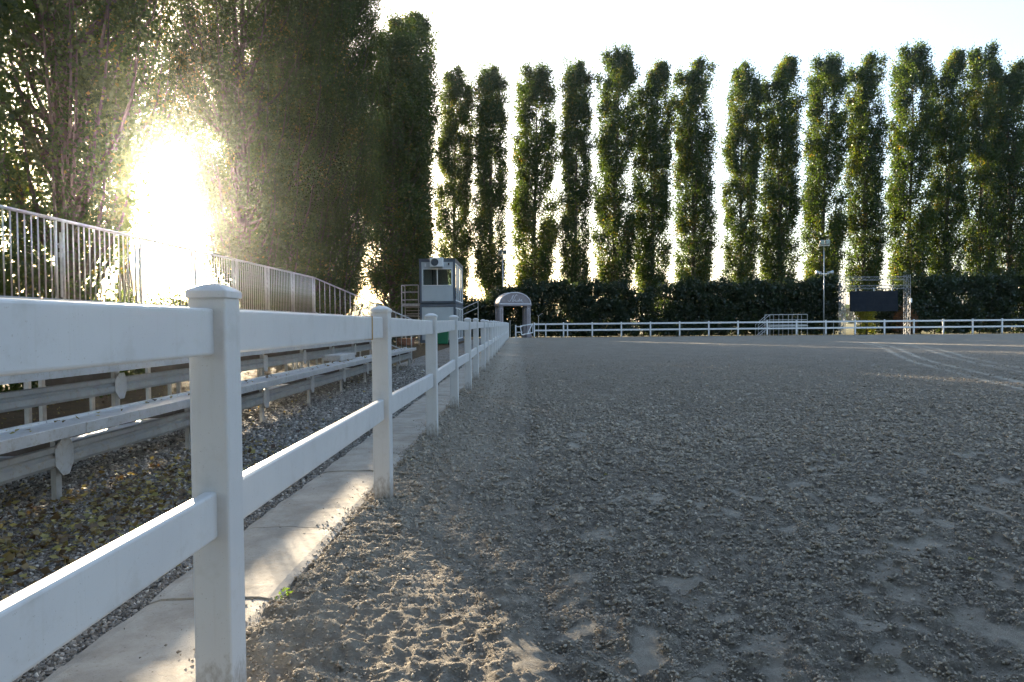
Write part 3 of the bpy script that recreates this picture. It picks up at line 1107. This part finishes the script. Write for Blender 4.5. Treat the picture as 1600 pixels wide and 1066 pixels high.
def stems(x0, x1, y, h, nst, seed):
    r = random.Random(seed)
    mb = MB()
    for i in range(nst):
        x = x0 + (x1 - x0) * (i + .5) / nst + r.uniform(-.3, .3)
        mb.tube([(x, y, -.2), (x + r.uniform(-.2, .2), y + r.uniform(-.2, .2), h * .5), (x + r.uniform(-.4, .4), y, h)], [.07, .05, .015], 5)
    return mb


def hedge(x0, x1, topf, nleaf, seed, label, y0=68.7, y1=71.2):
    xc = (x0 + x1) / 2
    r = empty('hedge', (xc, (y0 + y1) / 2, 0), 0, label, 'hedge', 'hedges along the far side')
    me = leaf_box('foliage', x0, x1, y0, y1, topf, nleaf, .25, 'hedge_leaf', seed)
    me.transform(Matrix.Translation((-xc, -(y0 + y1) / 2, 0)))
    link('foliage', me, r)
    stems(x0 - xc, x1 - xc, 0, topf(xc) * .8, max(2, int((x1 - x0) / 1.1)), seed).build('stems', 'bark', r)


def wob(x, s=0):
    return .22 * math.sin(x * 1.9 + s) + .16 * math.sin(x * 4.3 + 2 * s) + .1 * math.sin(x * 9.1)


def top_left(x):
    t = np.interp(x, [-12, -5.2, -2.9, -2.2, -1.0, 3.2, 9, 11.0, 12.4, 13.6, 16.2, 22, 27, 30, 32.6], [3.2, 3.9, 3.7, 4.6, 5.1, 5.35, 5.4, 5.1, 4.3, 4.9, 5.25, 5.2, 5.3, 5.6, 5.6])
    return float(t) + wob(x)


hedge(-14.5, -2.2, top_left, 40000, 501, 'low dark hedge behind the cabin and the left side of the arch')
hedge(-2.2, 11.9, top_left, 56000, 502, 'clipped dark hedge behind the arch and the small gate')
hedge(12.3, 32.2, top_left, 78000, 503, 'long dark hedge behind the metal steps, left of the video screen')
hedge(39.3, 62.0, lambda x: 5.65 + wob(x, 1.3) * .7, 84000, 504, 'dark clipped hedge right of the video screen')
hedge(35.9, 39.3, lambda x: 4.4 + wob(x, 2.0), 9000, 505, 'dark shrubbery growing directly behind the video screen', 69.5, 71.5)


def shrub(x, y, w, h, n, leaf, mat, seed, label, group=None):
    r = empty('shrub', (x, y, -.08), 0, label, 'shrub', group)
    me = leaf_box('foliage', -w / 2, w / 2, -w / 3, w / 3, lambda q: h * (.75 + .25 * math.cos(q * 3.0 / w)), n, leaf, mat, seed, .1, .3)
    link('foliage', me, r)
    stems(-w / 4, w / 4, 0, h * .8, 3, seed).build('stems', 'bark', r)


shrub(33.9, 67.4, 1.5, 3.0, 2600, .16, 'yellow_leaf', 601, 'sunlit yellow-green shrub under the left end of the video screen')
shrub(38.2, 68.0, 1.9, 2.7, 2600, .15, 'red_leaf', 602, 'reddish shrub under the right end of the video screen')
shrub(-7.9, 43.0, 1.0, .75, 1100, .09, 'hedge_leaf', 603, 'small dark shrub at the left foot of the cabin')
for i, (x, y, w, h) in enumerate(((-11.3, 33.4, 2.6, 3.6), (-11.2, 14.4, 2.2, 3.2), (-11.4, 37.5, 2.4, 3.3), (-11.6, 9.8, 2.4, 3.0))):
    shrub(x, y, w, h, 9000, .10, 'poplar_leaf', 610 + i, ['leafy sucker growth behind the guard rail, right of the sun gap', 'leafy sucker growth behind the guard rail, left of the sun gap',
          'leafy undergrowth behind the far half of the guard rail', 'leafy undergrowth behind the near end of the guard rail'][i], 'undergrowth below the left poplars')
r = empty('hedge', (-8.2, 12.6, 0), 0, 'low rough hedge added behind the near half of the bleachers to block the sun', 'hedge')  # added to keep the low sun off the gravel under the seats
me = leaf_box('foliage', -3.7, 3.7, -.45, .45, lambda q: 1.75 + .22 * math.sin(q * 2.1) + .12 * math.sin(q * 5.3), 22000, .085, 'poplar_leaf', 640, .02, .3)
lh_ = link('foliage', me, r)
lh_.rotation_euler = (0, 0, math.pi / 2)
stems(-3.5, 3.5, 0, 1.4, 9, 640).build('stems', 'bark', r, rot=(0, 0, math.pi / 2))
# far wood on the horizon
rng = np.random.default_rng(71)
n = 9000
tx = rng.uniform(-420, 420, n)
hh = 9 + 5 * vnoise(tx * .03, tx * 0, 3) + 3 * vnoise(tx * .11, tx * 0, 4)
P = np.stack([tx, 420 + rng.uniform(-14, 14, n), hh * rng.random(n) ** .8], -1)
V, F = kites(P, np.full(n, 3.4), rng, .9)
tag(link('distant_wood', np_mesh('distant_wood', V, F, 'hedge_leaf', {'tint': np.repeat(rng.random(n), 4)})), 'far dark line of woodland on the horizon beyond the field', 'wood', kind='stuff')

# ------------------------------------------------------------------ two-storey cabin
cb = empty('site_cabin', (-5.27, 44, 0), 0, 'two stacked grey-white site cabins with dark frame, window and air conditioner', 'cabin')
W2, DP = 1.16, 6.0


def wallp(x0, x1, y0, y1, z0, z1, mat='cabin_panel', name='wall_panel', bev=.0):
    return MB().box(x0, x1, y0, y1, z0, z1).build(name, mat, cb, bev)


ZB = [(.12, 2.62), (2.70, 5.46)]
for s_, (z0, z1) in enumerate(ZB):
    for x in (-W2, W2 - .14):
        for y in (0, DP - .14):
            wallp(x, x + .14, y, y + .14, z0, z1, 'cabin_frame', 'corner_post')
    for zz0, zz1 in ((z0 - .02, z0 + (.16 if s_ == 0 else .10)), (z1 - (.14 if s_ else .20), z1)):
        wallp(-W2 - .006, W2 + .006, -.006, .12, zz0, zz1, 'cabin_frame', 'frame_beam')
        wallp(-W2 - .006, W2 + .006, DP - .12, DP + .006, zz0, zz1, 'cabin_frame', 'frame_beam')
        wallp(W2 - .12, W2 + .006, .125, DP - .125, zz0, zz1, 'cabin_frame', 'frame_beam')
        wallp(-W2 - .006, -W2 + .12, .125, DP - .125, zz0, zz1, 'cabin_frame', 'frame_beam')
wallp(-W2 + .03, W2 - .03, .13, DP - .13, 2.63, 2.69, 'cabin_frame', 'floor_plate')
wallp(-W2 - .02, W2 + .02, -.03, DP + .03, 5.47, 5.53, 'cabin_frame', 'roof')
wallp(-W2 + .145, W2 - .145, .02, .08, .30, 2.41)                       # lower front
wallp(-W2 + .03, -W2 + .09, .145, DP - .145, .29, 2.41)
wallp(-W2 + .145, W2 - .145, DP - .08, DP - .02, .29, 2.41)
wallp(-W2 + .145, W2 - .145, .02, .08, 2.81, 3.78)                      # upper front round the window
wallp(-W2 + .145, W2 - .145, .02, .08, 4.90, 5.31)
wallp(-W2 + .145, -W2 + .20, .02, .08, 3.785, 4.895)
wallp(W2 - .20, W2 - .145, .02, .08, 3.785, 4.895)
wallp(-W2 + .03, -W2 + .09, .145, DP - .145, 2.81, 3.7)                 # upper left
wallp(-W2 + .03, -W2 + .09, .145, DP - .145, 3.71, 5.31)
wallp(-W2 + .145, W2 - .145, DP - .08, DP - .02, 2.81, 3.6)
wallp(-W2 + .145, 0.0, DP - .08, DP - .02, 3.61, 5.31)


def window_front(x0, x1, z0, z1, y, nm, nmul):
    f = MB()
    t = .05
    f.box(x0, x1, y - .03, y + .05, z0, z0 + t).box(x0, x1, y - .03, y + .05, z1 - t, z1)
    f.box(x0, x0 + t, y - .028, y + .048, z0 + t, z1 - t).box(x1 - t, x1, y - .028, y + .048, z0 + t, z1 - t)
    for i in range(1, nmul):
        xm = x0 + (x1 - x0) * i / nmul
        f.box(xm - .03, xm + .03, y - .026, y + .046, z0 + t, z1 - t)
    f = f.build('window', 'white_trim', cb)
    for i in range(nmul):
        a, b = x0 + (x1 - x0) * i / nmul + .03, x0 + (x1 - x0) * (i + 1) / nmul - .03
        MB().box(a, b, y + .008, y + .014, z0 + .04, z1 - .04).build('pane', 'pane', f)


window_front(-W2 + .20, W2 - .20, 3.785, 4.895, .02, 'w', 2)
window_front(.02, W2 - .15, 3.61, 5.25, DP - .06, 'w', 1)
for z0, z1 in ((.30, 2.40), (2.82, 5.30)):                              # glazed right side, tall lights
    L = DP - .30
    for i in range(4):
        a = .15 + L * i / 4
        b = .15 + L * (i + 1) / 4
        f = MB()
        f.box(W2 - .09, W2 - .02, a, a + .07, z0, z1).box(W2 - .09, W2 - .02, b - .07, b, z0, z1)
        f.box(W2 - .088, W2 - .022, a + .07, b - .07, z0, z0 + .07).box(W2 - .088, W2 - .022, a + .07, b - .07, z1 - .07, z1)
        f = f.build('window', 'white_trim', cb)
        MB().box(W2 - .06, W2 - .054, a + .06, b - .06, z0 + .06, z1 - .06).build('pane', 'pane', f)
MB().box(-.75, .75, 1.1, 1.7, 3.38, 3.43).build('desk', 'old_wood', cb)
# air conditioner hung under the roof
ac = MB().box(-.42, .42, -.40, -.06, 4.98, 5.56).build('air_conditioner', 'white_trim', cb, .02)
ring = MB()
for rr in (.06, .12, .18, .235):
    ring.tube([(-.11 + rr * math.cos(t * math.pi / 12), -.41, 5.27 + rr * math.sin(t * math.pi / 12)) for t in range(25)], .008, 4, cap=False)
ring.build('fan_grille', 'black_plastic', ac)
d = MB().add([(-.11 + .24 * math.cos(t * math.pi / 12), -.4025, 5.27 + .24 * math.sin(t * math.pi / 12)) for t in range(24)], [tuple(range(24))])
d.build('fan_opening', 'cabin_frame', ac)
for x in (-.35, .31):
    MB().box(x, x + .04, -.42, .02, 4.93, 4.975).build('bracket', 'galvanised', ac)
MB().box(.72, .80, -.16, .01, 5.10, 5.24).build('floodlight', 'black_plastic', cb)
MB().box(-.80, -.72, -.05, .01, 5.02, 5.22).build('junction_box', 'white_trim', cb)
# stair landing on the left
ld = MB().box(-2.35, -W2 - .02, .1, 1.4, 2.50, 2.66).build('landing', 'galvanised', cb)
for x in (-2.33, -1.25):
    for y in (.12, 1.38):
        MB().tube([(x, y, -.05), (x, y, 3.85)], .028, 6).build('landing_post', 'galvanised', cb)
for z in (3.85, 3.4, 2.9, 1.9, 1.4):
    MB().tube([(-2.33, .12, z), (-1.25, .12, z)], .022, 6).build('landing_rail', 'galvanised', cb)
    MB().tube([(-2.33, .12, z), (-2.33, 1.38, z)], .022, 6).build('landing_rail', 'galvanised', cb)
for i in range(12):
    MB().box(-2.3, -1.3, 1.45 + i * .26, 1.69 + i * .26, 2.42 - i * .2, 2.46 - i * .2).build('step', 'galvanised', cb)
hr = MB()
hr.tube([(1.22, .5, 2.15), (2.55, .9, 2.78)], .022, 6)
hr.tube([(1.22, .5, 1.75), (2.55, .9, 2.38)], .018, 6)
hr.tube([(2.55, .9, -.05), (2.55, .9, 2.8)], .022, 6)
hr.build('side_handrail', 'galvanised', cb)

# green bin
bn = empty('wheeled_bin', (-4.88, 43.1, -.01), 0, 'green plastic bin standing in front of the lower cabin', 'bin')
vs = [(-.34, -.28, .08), (.34, -.28, .08), (.34, .28, .08), (-.34, .28, .08), (-.42, -.36, .98), (.42, -.36, .98), (.42, .36, .98), (-.42, .36, .98)]
MB().add(vs, [(0, 3, 2, 1), (4, 5, 6, 7), (0, 1, 5, 4), (1, 2, 6, 5), (2, 3, 7, 6), (3, 0, 4, 7)]).build('body', 'green_plastic', bn, .02)
MB().box(-.45, .45, -.40, .40, .985, 1.05).build('lid', 'green_plastic', bn, .02)
for x in (-.35, .35):
    w = MB().tube([(x - .03, .25, .09), (x + .03, .25, .09)], .09, 14).build('wheel', 'black_plastic', bn)
# terracotta planter left of the cabin
pt = empty('planter', (-7.25, 43.2, -.01), 0, 'low brown planter box at the foot of the cabin landing', 'planter')
MB().add([(-.5, -.25, 0), (.5, -.25, 0), (.5, .25, 0), (-.5, .25, 0), (-.58, -.3, .45), (.58, -.3, .45), (.58, .3, .45), (-.58, .3, .45)],
         [(0, 3, 2, 1), (0, 1, 5, 4), (1, 2, 6, 5), (2, 3, 7, 6), (3, 0, 4, 7), (4, 5, 6, 7)]).build('trough', 'terracotta', pt, .02)
MB().box(-.6, .6, -.32, .32, .40, .452).build('rim', 'terracotta', pt, .01)

# ------------------------------------------------------------------ entrance arch
ar = empty('entrance_arch', (-.62, 66.3, -.1), rad(22), 'mauve entrance arch with white trim and script lettering over the gate', 'arch')
AW, AD = 1.66, .60
for sx in (-1, 1):
    for sy in (-1, 1):
        xc, yc = sx * (AW - .24), sy * (AD - .18)
        pil = MB().box(xc - .20, xc + .20, yc - .17, yc + .17, .0, 3.12).build('pillar', 'arch_mauve', ar, .015)
        MB().box(xc - .27, xc + .27, yc - .24, yc + .24, .0, .35).build('plinth', 'arch_mauve', pil, .02)
        # arched inset outline
        for face in range(2):
            pts = []
            for t in range(9):
                a = math.pi * t / 8
                pts.append((.12 * math.cos(a), 2.78 + .12 * math.sin(a)))
            pts = [(.12, .55)] + pts + [(-.12, .55), (.12, .55)]
            if face == 0:
                P3 = [(xc + q, yc - .175, z) for q, z in pts]
            else:
                P3 = [(xc - .205, yc + q * .8, z) for q, z in pts]
            MB().tube(P3, .014, 4, cap=False).build('pillar_trim', 'arch_trim', pil)
MB().box(-AW - .06, AW + .06, -AD - .05, AD + .05, 3.122, 3.28).build('cornice', 'arch_mauve', ar, .02)
prof = [(AW * math.cos(math.pi * t / 20), 3.30 + 1.12 * math.sin(math.pi * t / 20)) for t in range(21)]
MB().prism_y(prof, -AD, AD).build('vault', 'arch_mauve', ar)
tr_ = MB()
for yy in (-AD - .005, AD + .005):
    tr_.tube([(x * .985, yy, z) for x, z in prof], .045, 6, cap=False)
    tr_.tube([(-AW * .985, yy, 3.31), (AW * .985, yy, 3.31)], .045, 6)
tr_.build('vault_trim', 'arch_trim', ar)
STROKES = [[(330, 535), (370, 590), (430, 600), (490, 520), (560, 390), (610, 290), (640, 280)],
           [(625, 290), (595, 380), (585, 470), (582, 560), (600, 590), (660, 480), (710, 350), (770, 280), (830, 240), (855, 290)],
           [(560, 600), (640, 605), (700, 550), (740, 505), (770, 540), (745, 600), (790, 600), (820, 560), (850, 600), (900, 525), (915, 560), (900, 610)],
           [(935, 600), (960, 520), (985, 440), (965, 540), (975, 605), (1020, 570), (1060, 520), (1105, 480), (1060, 540), (1055, 600), (1100, 590), (1110, 500), (1110, 590), (1150, 615), (1185, 640)],
           [(930, 510), (1010, 500)]]
tx = MB()
for s_ in STROKES:
    tx.tube([((x - 800) * .00185 + .12, -AD - .012, 3.30 + (700 - y) * .00185 + .06) for x, y in s_], .026, 5)
tx.build('lettering', 'arch_trim', ar)

# gate beside the arch, standing ajar
gp = empty('gate_post', (-.35, 63.2, -.02), 0, 'short white gate post with a foot plate, left of the leaning gate', 'post')
MB().box(-.06, .06, -.06, .06, 0, 1.22).build('post', 'vinyl', gp, .01)
MB().box(-.42, .42, -.12, .12, -.01, .05).build('foot_plate', 'white_trim', gp, .01)
MB().box(.062, .62, -.03, .03, 1.02, 1.10).build('upper_rail', 'vinyl', gp, .008)
MB().box(.062, .62, -.03, .03, .50, .58).build('lower_rail', 'vinyl', gp, .008)
gt = empty('small_gate', (1.2, 62.75, 0), 0, 'white sagging gate leaf with diagonal brace beside the entrance arch', 'gate')
g = [(-1.12, 1.10), (-1.0, .30), (.02, .48), (.02, 1.28)]
for nm, a, b in (('stile', 0, 1), ('lower_bar', 1, 2), ('stile', 2, 3), ('upper_bar', 3, 0), ('brace', 1, 3)):
    A, B = g[a], g[b]
    if nm == 'brace':
        A, B = (-.45, .40), (-.05, 1.22)
    MB().bar((A[0], -.25 if A[0] < -.5 else 0, A[1]), (B[0], -.25 if B[0] < -.5 else 0, B[1]), .05, .075).build(nm, 'white_trim', gt)

# ------------------------------------------------------------------ poles
def lamp_pole(name, x, y, h, label, horn_z=None, brackets=True, pipe=.06):
    r = empty(name, (x, y, -.1), 0, label, 'lamp post')
    MB().tube([(0, 0, 0), (0, 0, h * .5), (0, 0, h)], [pipe * 1.25, pipe, pipe * .8], 10).build('pole', 'galvanised', r, smooth=True)
    MB().tube([(0, 0, 0), (0, 0, .03)], .2, 12).build('base_plate', 'galvanised', r)
    MB().box(-.5, .5, -.05, .05, h - .02, h + .05).build('cross_arm', 'galvanised', r)
    for dx in (-.24, .24):
        hd = MB().box(dx - .2, dx + .2, -.30, .02, h + .08, h + .5).build('floodlight', 'galvanised', r, .03)
        MB().box(dx - .17, dx + .17, -.315, -.302, h + .11, h + .47).build('lens', 'pane', hd)
    if horn_z:
        MB().box(-.45, .5, -.04, .04, horn_z - .05, horn_z + .03).build('horn_arm', 'galvanised', r)
        for dx, d in ((-.35, -1), (.4, 1)):
            MB().tube([(dx - d * .1, -.05, horn_z + .1), (dx + d * .15, -.07, horn_z + .1), (dx + d * .4, -.1, horn_z + .1)], [.06, .09, .22], 12).build('horn_speaker', 'galvanised', r, smooth=True)
    return r


lamp_pole('light_pole', 28.55, 64.4, 8.45, 'slim grey floodlight pole with horn speakers beside the video screen', 5.85, True, .045)
lamp_pole('light_pole', -1.75, 73.5, 8.8, 'slim grey floodlight pole rising behind the entrance arch', 4.9, True, .075)
tp = empty('thin_pole', (1.78, 64.0, -.1), 0, 'thin pole with a bent top arm behind the far fence near the gate', 'pole')
MB().tube([(0, 0, 0), (0, 0, 2.1)], .022, 6).build('pole', 'galvanised', tp)
MB().tube([(-.14, 0, 2.22), (0, 0, 2.1), (.25, 0, 2.3), (.42, 0, 2.36)], .02, 6).build('arm', 'galvanised', tp)
for i, x in enumerate((29.55, -.88)):
    t = empty('marker_stake', (x, (64.6, 64.2)[i], -.1), 0, ['short grey stake behind the far fence beside the floodlight pole', 'short thin stake behind the end of the left fence'][i], 'stake')
    MB().tube([(0, 0, 0), (0, 0, (1.5, 1.75)[i])], .022, 6).build('stake', 'galvanised', t)

# ------------------------------------------------------------------ platform with steps
pf = empty('judge_platform', (25.6, 65.9, -.1), 0, 'low metal platform with handrails and steps behind the far fence', 'platform')
MB().box(-1.8, 1.85, -.6, .8, .92, 1.02).build('deck', 'galvanised', pf)
for x in (-1.75, -.9, .0, .9, 1.8):
    for y in (-.58, .78):
        MB().tube([(x, y, 0), (x, y, 2.06)], .024, 6).build('rail_post', 'galvanised', pf)
for y in (-.58, .78):
    for z in (2.06, 1.55, 1.08):
        MB().tube([(-1.75, y, z), (1.8, y, z)], .024, 6).build('handrail', 'galvanised', pf)
for z in (2.06, 1.55):
    MB().tube([(1.8, -.58, z), (1.8, .78, z)], .024, 6).build('handrail', 'galvanised', pf)
for y in (-.58, .2):
    MB().tube([(-1.75, y, 2.06), (-2.85, y, 1.12), (-2.85, y, .05)], .024, 6).build('stair_rail', 'galvanised', pf)
    MB().tube([(-1.75, y, .95), (-2.75, y, .06)], .03, 6).build('stringer', 'galvanised', pf)
    MB().tube([(-1.75, y, 1.5), (-2.85, y, .6)], .02, 6).build('stair_rail', 'galvanised', pf)
for i in range(4):
    MB().box(-2.6 + i * .22, -2.36 + i * .22, -.57, .2, .18 + i * .2, .22 + i * .2).build('step', 'galvanised', pf)

# ------------------------------------------------------------------ video screen on its truss
SY = 65.6
tt = empty('screen_truss', (33.9, SY, -.1), 0, 'aluminium lattice truss goalpost carrying the video screen', 'truss')


def lattice(name, p0, p1, s, parent, step=.34, r=.019):
    p0, p1 = Vector(p0), Vector(p1)
    d = (p1 - p0)
    L = d.length
    d.normalize()
    a = d.cross(Vector((0, 1, 0)))
    if a.length < .1:
        a = Vector((1, 0, 0))
    a.normalize()
    b = d.cross(a).normalized()
    mb = MB()
    cs = [(-1, -1), (1, -1), (1, 1), (-1, 1)]
    q = lambda c, t: p0 + d * t + (a * c[0] + b * c[1]) * s / 2
    for c in cs:
        mb.tube([q(c, 0), q(c, L)], r, 6)
    nseg = max(2, int(L / step))
    for f_ in range(4):
        for i in range(nseg):
            c0, c1 = cs[f_], cs[(f_ + 1) % 4]
            if i % 2:
                c0, c1 = c1, c0
            mb.tube([q(c0, L * i / nseg), q(c1, L * (i + 1) / nseg)], r * .6, 4, cap=False)
    return mb.build(name, 'truss_metal', parent)


TXL, TXR = -3.08, 3.08
for x in (TXL, TXR):
    lattice('tower', (x, 0, .05), (x, 0, 5.75), .40, tt, .36, .022)
    MB().box(x - .45, x + .45, -.45, .45, -.02, .045).build('base_plate', 'galvanised', tt)
lattice('top_beam', (TXL + .24, 0, 5.42), (TXR - .24, 0, 5.42), .30, tt)
lattice('lower_beam', (TXL + .24, -.05, 4.60), (TXR - .24, -.05, 4.60), .30, tt)
for x in (TXL + .95, 1.75):
    MB().tube([(x, 0, 4.75), (x, 0, 5.27)], .05, 8).build('hoist', 'black_plastic', tt)
MB().box(3.34, 3.5, -.1, .1, 3.1, 3.5).build('speaker_box', 'white_trim', tt)
vs_ = empty('video_screen', (33.75, SY - .2, 0), 0, 'dark rectangular video screen hanging from the truss', 'screen')
MB().box(-2.25, 2.25, -.02, .16, 2.18, 4.12).build('housing', 'black_plastic', vs_, .01)
for i in range(6):
    for j in range(3):
        a, b = -2.235 + 4.47 * i / 6, -2.235 + 4.47 * (i + 1) / 6
        c, d = 2.195 + 1.91 * j / 3, 2.195 + 1.91 * (j + 1) / 3
        MB().box(a + .003, b - .003, -.055, -.022, c + .003, d - .003).build('display_tile', 'screen_black', vs_)
for x in (-1.7, 0, 1.7):
    MB().box(x - .04, x + .04, .02, .08, 4.121, 4.42).build('hanger', 'galvanised', vs_)

# ------------------------------------------------------------------ small things on the concrete and beyond
wd = empty('weed', (-1.085, 3.06, .0), 0, 'small green weed sprouting at the edge of the concrete strip', 'weed')
rng = np.random.default_rng(81)
P = rng.normal(0, .022, (26, 3)) + np.array([0, 0, .035])
V, F = kites(P, np.full(26, .024), rng, .6)
link('leaves', np_mesh('leaves', V, F, 'weed_leaf', {'tint': np.repeat(rng.random(26), 4)}), wd)
MB().tube([(0, 0, -.03), (.005, 0, .04)], .003, 5).build('stem', 'weed_leaf', wd)
n = 95
P = np.stack([rng.uniform(XK0 + .03, XK1 - .02, n), rng.uniform(1.3, 9, n), np.full(n, .033)], -1)
P2 = rng.normal(0, 1, (40, 3)) * np.array([.035, .02, .004]) + np.array([-1.33, 2.27, .037])
P = np.concatenate([P, P2])
V, F = pebbles(P, np.concatenate([rng.uniform(.002, .008, n), rng.uniform(.005, .012, 40)]), rng, .7)
tag(link('grit', np_mesh('grit', V, F, 'gritty', {'tint': np.repeat(rng.random(len(P)), 6)})), 'crumbs of sand and grit lying on the concrete strip', 'grit', kind='stuff')
# low timber rail in the field beyond the sun gap
tb = empty('timber_rail', (-23.6, 45.5, -.1), rad(10), 'low timber rail in the field seen through the sun gap', 'rail')
MB().box(-1.2, 1.2, -.12, .12, 2.35, 2.62).build('top_beam', 'old_wood', tb)
for x in (-1.1, -.55, 0, .55, 1.1):
    MB().box(x - .07, x + .07, -.07, .07, 0, 2.348).build('post', 'old_wood', tb)

# ------------------------------------------------------------------ haze volume, added to make a glow round the sun
m, nt, out = new_mat('glow_haze')
pv = nt.nodes.new('ShaderNodeVolumePrincipled')
pv.inputs['Color'].default_value = (1, 1, 1, 1)
pv.inputs['Density'].default_value = .0002
pv.inputs['Anisotropy'].default_value = .9
nt.links.new(pv.outputs[0], out.inputs['Volume'])
hz = MB().box(-480, 480, -70, 480, -1.2, 38).build('haze', 'glow_haze')
tag(hz, 'thin haze added over the whole ground for the glow round the sun', 'haze', kind='stuff')
